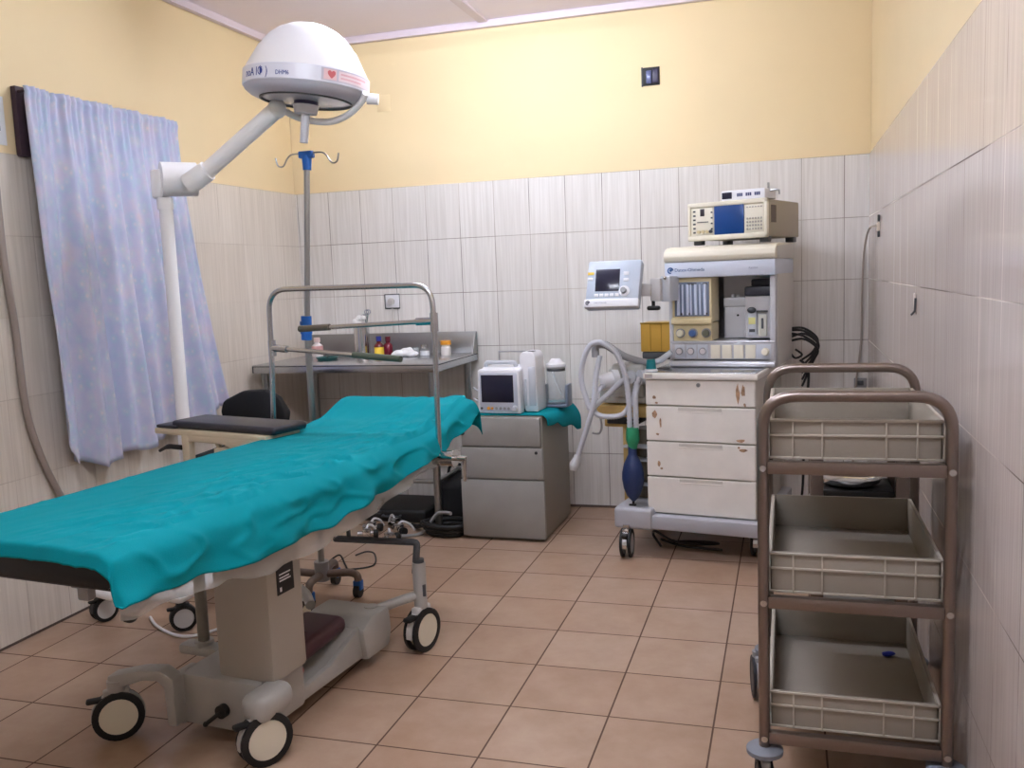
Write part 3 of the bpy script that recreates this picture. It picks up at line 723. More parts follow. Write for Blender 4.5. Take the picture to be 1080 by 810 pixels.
# ------------------------------------------------------------------ black chair in the corner
ch = thing('black_chair', 'black upholstered chair with a rounded back in the corner behind the arm board', 'chair', (-2.435, 3.62, 0), 4)
b = MB().prism([(-.16, .62), (.16, .62), (.175, .68), (.13, .755), (.06, .79), (-.06, .785), (-.17, .735), (-.185, .68)], .13, .18, 'xz', r=.02); b.build('backrest', M_blackfabric, ch)
MB().box((-.18, -.16, .46), (.18, .18, .53), .03, 3).build('seat', M_blackfabric, ch)
MB().box((-.03, .14, .47), (.03, .165, .66), .006).build('back_support', M_black, ch)
for x, y in ((-.15, -.13), (.15, -.13), (-.15, .15), (.15, .15)): MB().tube([(x * .9, y * .9, .47), (x, y, 0)], .011, seg=10).build('leg', M_black, ch)

# ================================================================== drawer cabinet, cloth and what stands on it
CX, CY = -1.325, 4.11
cb = thing('drawer_cabinet', 'grey three drawer cabinet standing between the bed head and the anesthesia machine', 'cabinet', (CX, CY, 0), -1)
b = MB().box((-.205, .004, .012), (.205, .50, .612), .004); b.box((-.195, .02, 0), (.195, .48, .014), 0); b.build('body', M_cabside, cb)
dz = [(.468, .607, .200), (.308, .462, .209), (.018, .302, .212)]
for i, (z0, z1, hw) in enumerate(dz):
    d_ = MB().box((-hw, -.016, z0), (hw, .006, z1), .004).build('drawer', M_cab, cb)
    if i == 1: MB().cyl((.178, -.0155, z1 - .022), (.178, -.019, z1 - .022), .0075, seg=16).build('keyhole', M_black, d_)
    if i == 0: MB().ell((-.195, -.02, .53), (.014, .012, .009), 14).build('keyhole', M_black, d_)
# teal cloth over the cabinet
def cl_pt(s, t):
    # s front to back (v), t left to right; hangs down at the right side
    v = .012 + .50 * s
    if t < .78:
        u = -.195 + t / .78 * .40; z = .6155 + .0045 * abs(noise.noise(Vector((u * 9, v * 9, 1))))
    else:
        k = (t - .78) / .22; ln = .05 + .10 * s ** 2 * (1.15 - .6 * s) * 1.8
        u = .205 + .05 * math.sin(min(1, k * 1.3) * PI / 2) * (.5 + .9 * s); z = .617 - ln * k ** 1.4 + .006 * math.sin(s * 17 + k * 3) * k
        v += .02 * k * math.sin(s * 11)
    return (u, v, z)
cc = MB().grid(cl_pt, 40, 60).build('cabinet_cloth', M_drape, None, angle=180)
cc.location = (CX, CY, 0); cc.rotation_euler = (0, 0, math.radians(-1)); sm = cc.modifiers.new('solid', 'SOLIDIFY'); sm.thickness = .003; sm.offset = 1
tag(cc, 'teal cloth folded over the top of the grey drawer cabinet', 'cloth')
ZC = .622
pm = thing('patient_monitor', 'white patient monitor with a dark screen on the grey drawer cabinet', 'monitor', (-1.335, 4.17, ZC), -3)
b = MB().prism([(-.112, 0), (.112, 0), (.108, .205), (.098, .216), (-.098, .216), (-.108, .205)], -.035, .02, 'xz', r=.008)
b.box((-.104, .01, .01), (.104, .16, .222), .014, 3)
b.build('body', M_white, pm)
b = MB().prism([(-.098, .012), (.098, .012), (.096, .198), (-.096, .198)], -.038, -.034, 'xz', r=.0015); b.build('bezel', mat('bezel_grey', (190, 194, 206), .4), pm)
MB().box((-.088, -.0395, .055), (.078, -.0375, .188), .001).build('screen', M_screen, pm)
for i in range(4): MB().cyl((-.012 + i * .021, -.037, .026), (-.012 + i * .021, -.042, .026), .0068, seg=14).build('button', M_grey, pm)
MB().cyl((-.053, -.037, .026), (-.053, -.042, .026), .008, seg=14).cyl((-.034, -.037, .026), (-.034, -.042, .026), .006, seg=14).build('alarm_button', M_orange, pm)
MB().cyl((-.088, -.037, .026), (-.088, -.042, .026), .006, seg=14).build('power_button', M_dgrey, pm)
MB().cyl((.083, -.037, .028), (.083, -.055, .028), .0145, .012, seg=22).build('dial', M_lgrey, pm)
MB().tube(fillet([(-.085, .03, .21), (-.085, .03, .243), (.07, .03, .243), (.07, .03, .21)], .025), .0105, seg=12).build('carry_handle', M_lgrey, pm)
b = MB().prism([(.108, 0), (.178, 0), (.172, .27), (.155, .292), (.10, .292), (.085, .265)], .03, .17, 'xz', r=.01); b.build('module_rack', M_white, pm)
MB().box((.125, .05, .2915), (.155, .09, .2935), 0).build('rack_slot', M_dgrey, pm)
MB().box((.112, .026, .03), (.122, .032, .16), .002).box((.134, .026, .03), (.168, .031, .22), .002).build('module_face', M_lgrey, pm)
b = MB().tube([(-.06, .15, .2), (-.06, .15, .285), (.09, .15, .285)], .004, seg=8); b.build('rear_bar', M_grey, pm)
b = MB()
for z in (.05, .105): b.tube([(-.105, .03, z), (-.13, .03, z - .004), (-.16, .05, z + .008), (-.185, .09, z + .002)], .0045, seg=8, smooth=4)
b.build('lead', M_lgrey, pm)
sj = thing('suction_jar', 'clear suction jar with a white lid in a grey holder behind the patient monitor', 'jar', (-1.115, 4.40, ZC), 0)
MB().lathe([(0, .012), (.045, .012), (.05, .02), (.05, .17), (.044, .185), (.041, .185), (.047, .17), (.047, .023), (0, .016)], seg=28).build('vessel', M_glass, sj)
MB().lathe([(0, .240), (.022, .239), (.030, .230), (.034, .222), (.050, .214), (.051, .200), (.044, .19), (0, .19)], seg=28).build('lid', M_white, sj)
MB().lathe([(.0445, .178), (.047, .178), (.047, .19), (.0445, .19)], seg=28).build('gasket', M_dgrey, sj)
MB().tube([(-.02, 0, .18), (.0, -.01, .12), (.035, -.01, .04)], .004, seg=8).build('dip_tube', M_white, sj)
M_holder = mat('holder_bluegrey', (130, 142, 166), .3, trans=.2)
b = MB().box((-.062, -.055, 0), (.062, .055, .012), .004).box((-.068, -.05, .0), (-.053, .05, .11), .004).box((.053, -.04, 0), (.068, .05, .11), .004); b.build('holder', M_holder, sj)

# ================================================================== anesthesia machine
AX, AY, AYAW = -.605, 4.0, -9
an = thing('anesthesia_machine', 'tall cream anesthesia machine with drawers, flow tubes and breathing hoses', 'anesthesia machine', (AX, AY, 0), AYAW)
b = MB().prism([(.02, -.055), (.50, -.06), (.525, .0), (.525, .66), (-.16, .66), (-.16, .20), (.02, .20)], .135, .198, 'xy', r=.008)
b.box((-.145, -.062, .128), (.035, .36, .225), .016, 3)
b.build('base', mat('base_grey', (176, 176, 182), .4), an)
for x, y, a in ((-.085, -.06, 8), (.46, .14, 0), (-.1, .58, 0), (.45, .56, 0)): caster(an, x, y, .064, a, hub=M_lgrey, fender=M_chrome, top=.15, width=.05)
MB().box((.003, .002, .195), (.483, .62, .806), .006).build('carcass', mat('carcass_grey', (196, 190, 180), .45), an)
def blotch(b, cx, cz, w, h, y, seed):
    rnd = random.Random(seed); n = 9
    pts = [(cx + w / 2 * math.cos(2 * PI * i / n) * rnd.uniform(.5, 1), cz + h / 2 * math.sin(2 * PI * i / n) * rnd.uniform(.5, 1)) for i in range(n)]
    n0 = len(b.bm.faces); b.prism(pts, y - .0004, y + .001, 'xz'); b.bm.faces.ensure_lookup_table()
    for f in b.bm.faces[n0:]: f.material_index = 1
DR = [(.690, .803, 0), (.531, .684, 1), (.372, .525, 1), (.204, .366, 1)]
RUST = {0: [(.042, .725, .018, .022), (.052, .70, .02, .012), (.408, .75, .02, .10), (.432, .76, .022, .07), (.438, .70, .014, .02)],
        1: [(.042, .648, .032, .045), (.068, .61, .012, .06), (.055, .56, .02, .012), (.42, .545, .05, .02)],
        2: [(.058, .425, .016, .035), (.07, .405, .02, .012), (.43, .505, .04, .018), (.41, .515, .014, .014)], 3: []}
for i, (z0, z1, hd_) in enumerate(DR):
    b = MB().box((.003, -.014, z0), (.481, .004, z1), .004)
    if hd_: 
        b.box((.145, -.0165, z1 - .022), (.345, -.012, z1 - .018), .0015)
        b.box((.145, -.0165, z1 - .02), (.149, -.012, z1 - .002), .0015).box((.341, -.0165, z1 - .02), (.345, -.012, z1 - .002), .0015)
    for k, (cx, cz, w, h) in enumerate(RUST[i]): blotch(b, cx, cz, w, h, -.0145, i * 10 + k)
    dd = b.build('drawer', [M_off, M_rust], an, smooth=False)
    if hd_: MB().box((.15, -.0148, z1 - .017), (.34, -.0138, z1 - .003), 0).build('grip', mat('recess_grey', (206, 200, 192), .5), dd)
    else: MB().cyl((.24, -.013, .782), (.24, -.018, .782), .009, seg=16).build('lock', M_dsteel, dd)
b = MB().box((-.004, -.030, .806), (.496, .70, .833), .006); tp = b.build('work_top', M_off, an)
MB().box((.006, -.014, .8325), (.486, .69, .8365), .002).build('steel_plate', M_steel, tp)
MB().box((.006, -.0312, .812), (.04, -.0295, .829), 0).build('sticker', mat('sticker_grey', (172, 162, 160), .5), tp)
# upper housing
M_hous = mat('housing_grey', (196, 196, 200), .42)
M_side = mat('side_beige', (204, 200, 194), .45)
b = MB().box((.055, .20, .838), (.073, .66, 1.25), .003).box((.505, .20, .838), (.530, .66, 1.25), .004).box((.06, .64, .838), (.525, .66, 1.25), 0)
b.box((.055, .19, .838), (.53, .66, .866), .005).box((.06, .215, .93), (.52, .66, .952), .003)
hb_ = b.build('housing', M_hous, an)
MB().box((.5305, .23, .84), (.536, .65, 1.245), .003).build('side_panel', M_side, hb_)
MB().box((.055, .178, .842), (.53, .20, .862), .006).build('front_rail', mat('bright_rail', (222, 224, 232), .25, .4), hb_)
MB().box((.06, .196, .946), (.528, .222, .956), .003).build('shelf_edge', mat('bright_rail', (222, 224, 232), .25, .4), hb_)
b = MB().box((.045, .172, 1.242), (.534, .66, 1.312), .006); hdr = b.build('header', mat('header_blue_grey', (206, 212, 226), .4), an)
MB().text('Datex-Ohmeda', .0215, FRONT(.092, .1714, 1.270)).build('lettering', M_logo, hdr)
b = MB().lathe([(.0085, -.001), (.0145, -.001), (.0145, .001), (.0085, .001), (.0085, -.001)], (.073, .1712, 1.276), 22, Rx(90), arc=PI * 1.6).cyl((.0745, .1722, 1.277), (.0745, .1702, 1.277), .006, seg=14); b.build('emblem', M_logo, hdr)
MB().text('Aestiva', .014, FRONT(.42, .1714, 1.272)).build('model_lettering', mat('faint_ink', (150, 156, 176), .5), hdr)
b = MB().prism([(.168, 1.316), (.160, 1.335), (.168, 1.358), (.20, 1.374), (.27, 1.382), (.66, 1.386), (.66, 1.312), (.18, 1.312)], .044, .536, 'yz', r=.004); lid = b.build('top_cover', M_cream, an)
MB().prism([(.21, 1.314), (.20, 1.366), (.655, 1.382), (.655, 1.314)], .5355, .540, 'yz').build('cover_side', M_side, lid)
# flow meter bank
b = MB().box((.072, .195, 1.04), (.252, .34, 1.245), .004); b.prism([(.192, 1.062), (.178, 1.055), (.178, 1.034), (.20, 1.03), (.21, 1.062)], .070, .254, 'yz', r=.003)
fm = b.build('flow_meter_bank', M_beige, an)
MB().box((.084, .192, 1.068), (.242, .196, 1.222), .001).build('window', mat('window_slate', (122, 134, 156), .2), fm)
b = MB()
for i, u in enumerate((.102, .122, .145, .160, .182, .202, .224)):
    b.cyl((u, .190, 1.074), (u, .190, 1.212), .0045 if i % 2 else .007, seg=12)
b.build('flow_tube', M_tubeglass, fm)
b = MB()
for u in (.155, .176, .224): b.box((u - .01, .187, 1.208), (u + .01, .193, 1.218), .001)
for u in (.118, .15, .18, .228): b.ell((u, .189, 1.079), (.007, .004, .006), 10)
b.build('float', M_dgrey, fm)
kp = MB().box((.074, .20, .956), (.250, .34, 1.036), .004).build('knob_panel', M_beige, an)
for u, m in ((.108, mat('knob_cream', (232, 224, 200), .4)), (.166, mat('knob_blue', (74, 104, 158), .4)), (.226, mat('knob_olive', (104, 104, 88), .4))):
    k = MB().cyl((u, .20, .992), (u, .176, .992), .017, .0145, seg=24).build('flow_knob', m, kp); MB().cyl((u, .2, .992), (u, .192, .992), .021, seg=24).build('collar', M_grey, k)
cs = MB().box((.066, .195, .872), (.526, .23, .945), .004).build('control_strip', mat('strip_grey', (184, 182, 186), .45), an)
b = MB()
for u in (.105, .158, .210): b.box((u - .024, .192, .878), (u + .024, .196, .94), .002)
b.build('gauge_plate', M_lgrey, cs)
for u in (.103, .156, .211):
    g = MB().cyl((u, .193, .910), (u, .183, .910), .0165, seg=24).build('gauge', M_grey, cs); MB().cyl((u, .1835, .910), (u, .1822, .910), .0125, seg=22).build('gauge_face', mat('gauge_face', (214, 206, 206), .4), g)
for u in (.267, .318, .370, .422): MB().box((u - .0215, .191, .878), (u + .0215, .196, .938), .002).build('blank_panel', M_cream, cs)
MB().box((.447, .192, .876), (.512, .196, .940), .002).build('switch_plate', M_lgrey, cs)
MB().cyl((.487, .193, .908), (.487, .17, .908), .0175, .014, seg=24).build('switch_knob', M_cream, cs)
# interior
ib = MB().box((.255, .43, .952), (.505, .44, 1.245), 0).build('back_plate', mat('plate_pale', (230, 228, 230), .5), an)
MB().box((.27, .38, .955), (.39, .432, 1.10), .005).build('manifold', M_white, ib)
b = MB().box((.265, .372, 1.10), (.40, .41, 1.142), .005).box((.30, .38, 1.142), (.315, .40, 1.16), .003).box((.325, .38, 1.142), (.335, .40, 1.156), .003); b.build('manifold_rail', M_white, ib)
MB().cyl((.33, .381, 1.06), (.33, .375, 1.06), .005, seg=12).build('screw', M_black, ib)
vp = MB().box((.385, .27, .962), (.498, .42, 1.15), .006).build('vaporizer', mat('vaporizer_grey', (206, 204, 206), .4), an)
MB().box((.384, .262, 1.15), (.499, .42, 1.192), .006).box((.405, .30, 1.19), (.499, .42, 1.225), .008).build('vaporizer_cap', mat('charcoal_cap', (46, 48, 60), .45), vp)
MB().box((.492, .30, .97), (.5035, .42, 1.20), .003).build('vaporizer_side', mat('charcoal_cap', (46, 48, 60), .45), vp)
b = MB().box((.397, .258, .975), (.438, .275, 1.085), .006); b.build('filler_plate', M_lgrey, vp)
MB().ell((.416, .256, 1.088), (.020, .012, .014), 16).box((.436, .256, 1.078), (.485, .268, 1.086), .002).build('filler_lever', M_dgrey, vp)
MB().box((.402, .2565, 1.025), (.432, .259, 1.055), 0).build('label_sticker', mat('label_lime', (214, 210, 140), .5), vp)
MB().box((.405, .2562, .99), (.43, .259, 1.003), 0).build('level_glass', M_dgrey, vp)
b = MB().box((.445, .255, .97), (.482, .272, 1.068), .005); b.build('key_block', mat('key_cream', (206, 202, 188), .45), vp)
MB().box((.458, .2525, 1.005), (.468, .2555, 1.052), .002).build('key_slot', M_dgrey, vp)
# ventilator display on its arm
DM = T(-.118, -.05, 1.222) @ Rz(7) @ Rx(-20)
b = MB().prism([(-.122, -.108), (.116, -.108), (.124, .108), (-.114, .108)], -.028, .03, 'xz', r=.010)
ds_ = b.xf(DM).build('ventilator_display', mat('display_bluegrey', (182, 192, 206), .42), an)
MB().box((-.124, -.034, -.108), (.118, .0, -.070), .006).xf(DM).build('front_strip', M_white, ds_)
MB().box((-.078, -.0298, -.035), (.030, -.0275, .066), .001).xf(DM).build('screen', M_screen, ds_)
for (xa, za, xb, zb) in [(-.080 + i * .023, -.060, -.063 + i * .023, -.046) for i in range(5)] + [(.046, .036, .07, .052), (.046, .008, .07, .022), (-.112, .016, -.09, .028)]:
    MB().box((xa, -.0305, za), (xb, -.0275, zb), .002).xf(DM).build('button', M_white, ds_)
MB().cyl((.052, -.028, -.036), (.052, -.031, -.036), .024, seg=26).xf(DM).build('dial_ring', M_white, ds_)
MB().cyl((.050, -.03, -.036), (.050, -.046, -.036), .014, .012, seg=22).xf(DM).build('dial', M_grey, ds_)
MB().box((-.114, -.0300, .042), (-.086, -.0275, .054), .001).xf(DM).build('alarm_label', M_yellow, ds_)
b = MB().lathe([(.006, -.001), (.010, -.001), (.010, .001), (.006, .001), (.006, -.001)], (-.106, -.0345, -.089), 20, Rx(90), arc=PI * 1.6).cyl((-.105, -.0335, -.089), (-.105, -.0352, -.089), .0045, seg=12); b.xf(DM).build('emblem', M_darkink, ds_)
MB().text('Datex-Ohmeda', .0088, FRONT(-.078, -.0343, -.092)).xf(DM).build('lettering', mat('grey_ink', (120, 124, 140), .5), ds_)
MB().text('7900', .0088, FRONT(.055, -.0343, -.088)).xf(DM).build('model_lettering', mat('gold_ink', (196, 180, 140), .5), ds_) if False else None
b = MB().box((.022, .02, 1.146), (.07, .075, 1.246), .006).box((-.06, .0, 1.17), (.03, .035, 1.225), .006)
arm = b.build('display_arm', mat('arm_grey', (200, 198, 198), .45), an)
MB().box((.06, .05, 1.142), (.105, .22, 1.254), .006).build('arm_mount', M_lgrey, arm)
MB().cyl((.034, .03, 1.15), (.034, .03, 1.112), .008, seg=12).box((.006, .014, 1.106), (.064, .046, 1.126), .009, 3).build('arm_knob', M_black, arm)
MB().ell((.085, .04, 1.246), .009, 12).build('arm_screw', M_chrome, arm)
# bellows box, absorber, tray
ba = MB().box((-.088, .215, .905), (.066, .36, 1.040), .004).build('bellows_box', M_amber, an)
b = MB()
for u in (-.04, .012): b.box((u - .0015, .213, .908), (u + .0015, .216, 1.036), 0)
b.box((-.089, .213, 1.034), (.067, .22, 1.041), .001); b.build('box_edge', mat('amber_edge', (150, 116, 30), .4), ba)
MB().box((-.085, .22, .868), (.066, .36, .905), .008).build('bellows_foot', M_dgrey, ba)
b = MB().box((-.20, .10, .70), (-.04, .28, .86), .02, 3).cyl((-.20, .16, .78), (-.10, .16, .83), .055, seg=24).box((-.265, .12, .672), (-.04, .30, .735), .01)
ab_ = b.build('absorber', mat('absorber_grey', (186, 186, 182), .45), an)
MB().cyl((-.245, .085, .772), (-.17, .12, .79), .036, .042, seg=26).cyl((-.19, .10, .787), (-.168, .115, .79), .046, seg=26).build('valve_dome', M_white, ab_)
MB().cyl((-.10, .07, .80), (-.10, .13, .80), .030, seg=24).cyl((-.055, .08, .80), (-.02, .12, .80), .034, seg=24).build('valve_dome', mat('clear_dome', (216, 220, 228), .2), ab_)
MB().box((-.275, .095, .612), (-.02, .33, .664), .006).box((-.245, .12, .56), (-.14, .30, .615), .008).build('absorber_tray', M_wood, an)
MB().box((-.225, .10, .578), (-.07, .25, .612), .005).build('tray_latch', M_black, an)
MB().box((-.155, .12, .20), (-.108, .19, .60), .006).build('column', mat('mustard_post', (190, 160, 100), .5), an)
cn_ = MB()
for z0, z1 in ((.42, .55), (.30, .40), (.215, .285)): cn_.cyl((-.055, .20, z0), (-.055, .20, z1), .06, seg=26)
cn_.build('absorber_canister', mat('canister_olive', (100, 96, 84), .4), an)
MB().box((-.145, .09, .468), (-.0, .26, .480), .003).box((-.11, .10, .405), (.0, .26, .413), .003).box((-.11, .10, .29), (.0, .26, .298), .003).build('canister_shelf', M_lgrey, an)
MB().tube(fillet([(-.255, .06, .895), (-.258, .06, .948), (-.21, .065, .955), (-.13, .09, .895), (-.06, .12, .868), (.0, .15, .858)], .03), [.0175, .0175, .0175, .0165, .016], seg=14).build('elbow', M_grey, an)
def hose(name, pts, r, m=M_hose, rid=.10, k=14): return MB().tube(pts, r, seg=12, smooth=k, ridges=rid).build(name, m, an, angle=180)
hose('breathing_hose', [(-.236, .06, .90), (-.243, .02, .80), (-.249, .0, .69), (-.281, -.01, .578), (-.322, -.01, .465), (-.335, -.01, .43)], .0125)
MB().tube([(-.330, -.01, .445), (-.338, -.01, .42), (-.350, -.01, .395), (-.356, -.01, .374)], [.014, .020, .024, .016], seg=14, smooth=4).build('mask_elbow', mat('clear_mask', (226, 228, 232), .3, trans=.2), an)
hose('breathing_hose', [(-.215, .10, .775), (-.235, .02, .74), (-.262, .0, .66), (-.288, .0, .72), (-.306, .0, .80), (-.294, .0, .886), (-.262, .0, .950), (-.225, .0, .968), (-.19, .0, .960), (-.142, .0, .929), (-.108, .0, .865), (-.088, .0, .78), (-.079, .0, .672), (-.077, -.005, .575)], .0125, k=12)
hose('breathing_hose', [(-.10, .06, .805), (-.135, .02, .775), (-.175, .01, .735), (-.222, .01, .695), (-.252, .01, .664), (-.235, .01, .635), (-.187, .01, .626), (-.119, .01, .637), (-.086, .01, .672), (-.060, .01, .72), (-.045, .02, .79)], .0125, k=12)
hose('breathing_hose', [(-.045, .05, .80), (-.047, .0, .74), (-.047, -.005, .66), (-.047, -.005, .575)], .0125, k=14)
MB().tube([(-.238, .05, .62), (-.232, .05, .572), (-.245, .05, .54), (-.278, .05, .541)], .005, seg=8, smooth=6).build('tray_hook', M_dsteel, an)
MB().tube([(-.062, -.012, .585), (-.062, -.012, .565), (-.062, -.012, .53), (-.062, -.014, .505), (-.062, -.014, .488)], [.026, .030, .031, .022, .018], seg=18, smooth=4).build('bag_connector', M_green, an)
bg = MB().lathe([(0, .508), (.0195, .508), (.020, .462), (.025, .452), (.040, .42), (.049, .38), (.050, .35), (.044, .31), (.030, .275), (.014, .255), (.008, .248), (0, .246)], (-.064, -.014, 0), 26)
bg.build('breathing_bag', M_navy, an)
MB().cyl((-.064, -.014, .25), (-.066, -.016, .232), .006, seg=10).box((-.085, -.022, .226), (-.052, -.008, .234), .003).build('bag_tail', M_black, an)
MB().tube([(-.005, .15, .862), (.03, .15, .876), (.075, .16, .91)], .014, seg=12, smooth=5).build('side_hose', M_lgrey, an)
tc_ = thing('teal_cap', 'small teal cap on a white ring at the left edge of the machine tray', 'cap', (AX + .022, AY + .025, .8362), AYAW)
# sits on the left end of the steel top
MB().cyl((0, 0, 0), (0, 0, .010), .030, .026, seg=24).build('ring', M_white, tc_)
MB().cyl((0, 0, .010), (0, 0, .052), .023, .018, seg=24).build('cap_body', M_teal, tc_)

# ECG / gas monitor on top of the machine
def toW(u, v):
    a = math.radians(AYAW); return (AX + u * math.cos(a) - v * math.sin(a), AY + u * math.sin(a) + v * math.cos(a))
wx, wy = toW(.312, .235)
GS = .94
gm = thing('gas_monitor', 'wide cream monitor with a blue screen on top of the anesthesia machine', 'monitor', (wx, wy, 1.386), -19)
b = MB().box((-.170, .02, .024), (.182, .43, .196), .006); body = b.build('body', mat('monitor_side', (168, 158, 138), .5), gm)
b = MB()
for x in (-.15, .16):
    for y in (.05, .38): b.box((x - .02, y - .02, 0), (x + .02, y + .02, .026), .004)
b.build('foot', M_dgrey, gm)
b = MB().box((-.186, .0, .020), (.186, .028, .045), .006).box((-.186, .0, .178), (.186, .028, .200), .006).box((-.186, .0, .02), (-.172, .028, .2), .006).box((.170, .0, .02), (.186, .028, .2), .006).box((-.18, .010, .03), (.18, .03, .19), 0)
fb = b.build('front_frame', M_cream, gm)
MB().box((-.059, .004, .045), (.080, .012, .180), .003).build('screen', M_bluescreen, fb)
MB().box((-.166, .006, .046), (-.064, .012, .176), .002).build('side_panel', mat('panel_cream', (226, 220, 202), .45), fb)
MB().box((.084, .006, .046), (.168, .012, .176), .002).build('side_panel', mat('panel_cream', (226, 220, 202), .45), fb)
MB().box((-.125, .003, .136), (-.105, .008, .170), .001).build('logo_patch', mat('patch_black', (50, 44, 52), .4), fb)
b = MB().box((-.140, .004, .106), (-.086, .008, .110), 0)
for i in range(6): b.box((-.160, .004, .056 + i * .02), (-.148, .008, .064 + i * .02), .001)
for i in range(4): b.box((-.075, .004, .07 + i * .026), (-.066, .008, .078 + i * .026), .001)
b.build('slot', M_dgrey, fb)
b = MB()
for i in range(3): b.cyl((-.132 + i * .02, .008, .062), (-.132 + i * .02, -.002, .062), .008, seg=12)
b.build('knob', M_beige, fb)
MB().cyl((-.074, .008, .062), (-.074, -.002, .062), .008, seg=12).build('dark_knob', M_dgrey, fb)
b = MB()
for i in range(6):
    b.box((.092 + i * .0125, .003, .160), (.1 + i * .0125, .008, .166), .001)
    for j in range(4): b.box((.092 + i * .0125, .003, .058 + j * .016), (.1 + i * .0125, .008, .067 + j * .016), .001)
b.build('key', mat('key_grey', (170, 166, 156), .5), fb)
b = MB().box((.1815, .06, .09), (.184, .12, .17), 0); b.build('vent_patch', mat('vent_dark', (110, 98, 86), .6), body)
gm.scale = (1, 1, GS)
sb = thing('pulse_oximeter', 'slim white box with a dark display on top of the cream monitor', 'monitor', (wx + .078, wy + .035, 1.386 + .2005 * GS), -19)
sb.scale = (1, 1, 1.2)
MB().box((-.092, -.04, 0), (.108, .10, .036), .004).build('body', M_white, sb)
MB().box((-.088, -.0415, .006), (-.042, -.0395, .030), .001).build('display', M_screen, sb)
b = MB()
for i, x in enumerate((-.018, .022, .062)):
    for j in range(3): b.box((x + j * .009, -.0412, .012), (x + .007 + j * .009, -.0395, .024), 0)
b.build('print', mat('print_blue', (60, 66, 110), .5), sb)
MB().tube([(.108, .02, .028), (.135, .02, .030), (.15, .02, .026), (.15, .02, .012)], .004, seg=8).cyl((.098, .03, .036), (.098, .03, .058), .005, seg=10).build('connector', M_dsteel, sb)

cbx, cby = toW(.60, .62)
b = MB(); rnd = random.Random(3)
for i in range(5):
    z0 = .98 - i * .012; a = .045 + .018 * rnd.random()
    pts = [(-.075, .0, z0 + rnd.uniform(-.02, .02)), (-.01, -.01 * i, z0), (.02 + a * .6, -.008 * i, z0 - .05), (.01 + a * .4, .0, z0 - .11), (-.02, .01, z0 - .15 - .02 * i)]
    b.tube(pts, .0055, seg=8, smooth=6)
b.tube([(-.03, 0, .83), (.0, 0, .80), (.01, 0, .74), (-.01, 0, .5), (-.02, 0, .18), (-.06, -.02, .02)], .006, seg=8, smooth=6)
b.tube([(-.07, 0, .86), (-.05, -.01, .84), (-.02, 0, .855), (-.05, .01, .88)], .005, seg=8, smooth=5)
ck = b.build('cable_bundle', M_black); ck.location = (cbx, cby, 0)
tag(ck, 'tangled black cables hanging beside the right side of the anesthesia machine', 'cables')
fx, fy = toW(.02, .12)
fc = MB().tube([(0, 0, .006), (-.04, .03, .05), (-.02, -.03, .085), (.05, -.04, .05), (.14, -.02, .03), (.26, .03, .022), (.16, .08, .012), (.03, .06, .012), (.0, .03, .03), (.10, .0, .012), (.28, -.02, .008)], .006, seg=8, smooth=7).build('floor_cable', mat('cable_brown', (40, 30, 28), .5)); fc.location = (fx, fy, 0)
tag(fc, 'dark looped cable on the floor under the anesthesia machine', 'cable')

# ================================================================== steel cart with three crates
KX, KY = .1405, 2.1
kt = thing('steel_cart', 'three tier steel tube cart with arched ends at the right wall', 'cart', (KX, KY, 0), 0)
hw, dep = .1955, .585
for y, nm in ((0, 'front'), (dep, 'rear')):
    MB().tube(fillet([(-hw, y, .155), (-hw, y, .99), (hw, y, .99), (hw, y, .155)], .075, 8), .0132, seg=14).build('end_frame', M_cart, kt)
for z in (.828, .512, .182):
    b = MB()
    for y in (0, dep): b.box((-hw + .01, y - .011, z - .014), (hw - .01, y + .011, z + .014), .002)
    for s in (-1, 1): b.box((s * (hw - .004) - .008, 0, z - .012), (s * (hw - .004) + .008, dep, z + .012), .002)
    b.build('shelf_rail', M_cart, kt)
    for s in (-1, 1): MB().cyl((s * hw, -.015, z), (s * hw, -.0185, z), .0075, seg=14).build('bolt', M_chrome, kt)
for x, y in ((-hw, 0), (hw, 0), (-hw, dep), (hw, dep)):
    c = caster(kt, x - (.034 if (x < 0 and y > 0) else 0), y, .062, 8, hub=M_dgrey, fender=M_grey, brake=False, top=.142, width=.036, tyre=mat('cart_tyre', (30, 30, 40), .5))
    MB().lathe([(0, .138), (.03, .138), (.042, .142), (.0425, .152), (.035, .158), (0, .160)], (x, y, 0), 28).build('bumper', mat('bumper_grey', (120, 124, 134), .5), c)
def crate(z, label, h=.092):
    t = thing('storage_crate', label, 'crate', (KX, KY + .30, z), 0, 'crates on the steel cart')
    W, D, th = .181, .275, .004
    b = MB().box((-W, -D, 0), (W, D, .005), .001)
    b.box((-W, -D, 0), (W, -D + th, h), .001).box((-W, D - th, 0), (W, D, h), .001).box((-W, -D, 0), (-W + th, D, h), .001).box((W - th, -D, 0), (W, D, h), .001)
    b.build('bin', M_tray, t)
    r_ = MB()
    for s in (-1, 1):
        y = s * (D + .005)
        for zz in (h - .004, h * .60, .003): r_.box((-W - .006, min(y, s * D), zz - .0025), (W + .006, max(y, s * D), zz + .0025), .0008)
        for x in (-W - .004, -W * .72, -W * .37, W * .37, W * .72, W + .004): r_.box((x - .002, min(y, s * D), 0), (x + .002, max(y, s * D), h - .004), .0006)
        x = s * (W + .006)
        for zz in (h - .004, h * .60, .003): r_.box((min(x, s * W), -D - .005, zz - .0025), (max(x, s * W), D + .005, zz + .0025), .0008)
        for yy in (-D * .8, -D * .4, 0, D * .4, D * .8): r_.box((min(x, s * W), yy - .002, 0), (max(x, s * W), yy + .002, h - .004), .0006)
    r_.build('rib_frame', mat('rib_grey', (186, 178, 166), .5), t)
    return t
crate(.843, 'grey plastic crate on the top tier of the steel cart')
crate(.527, 'grey plastic crate on the middle tier of the steel cart', .097)
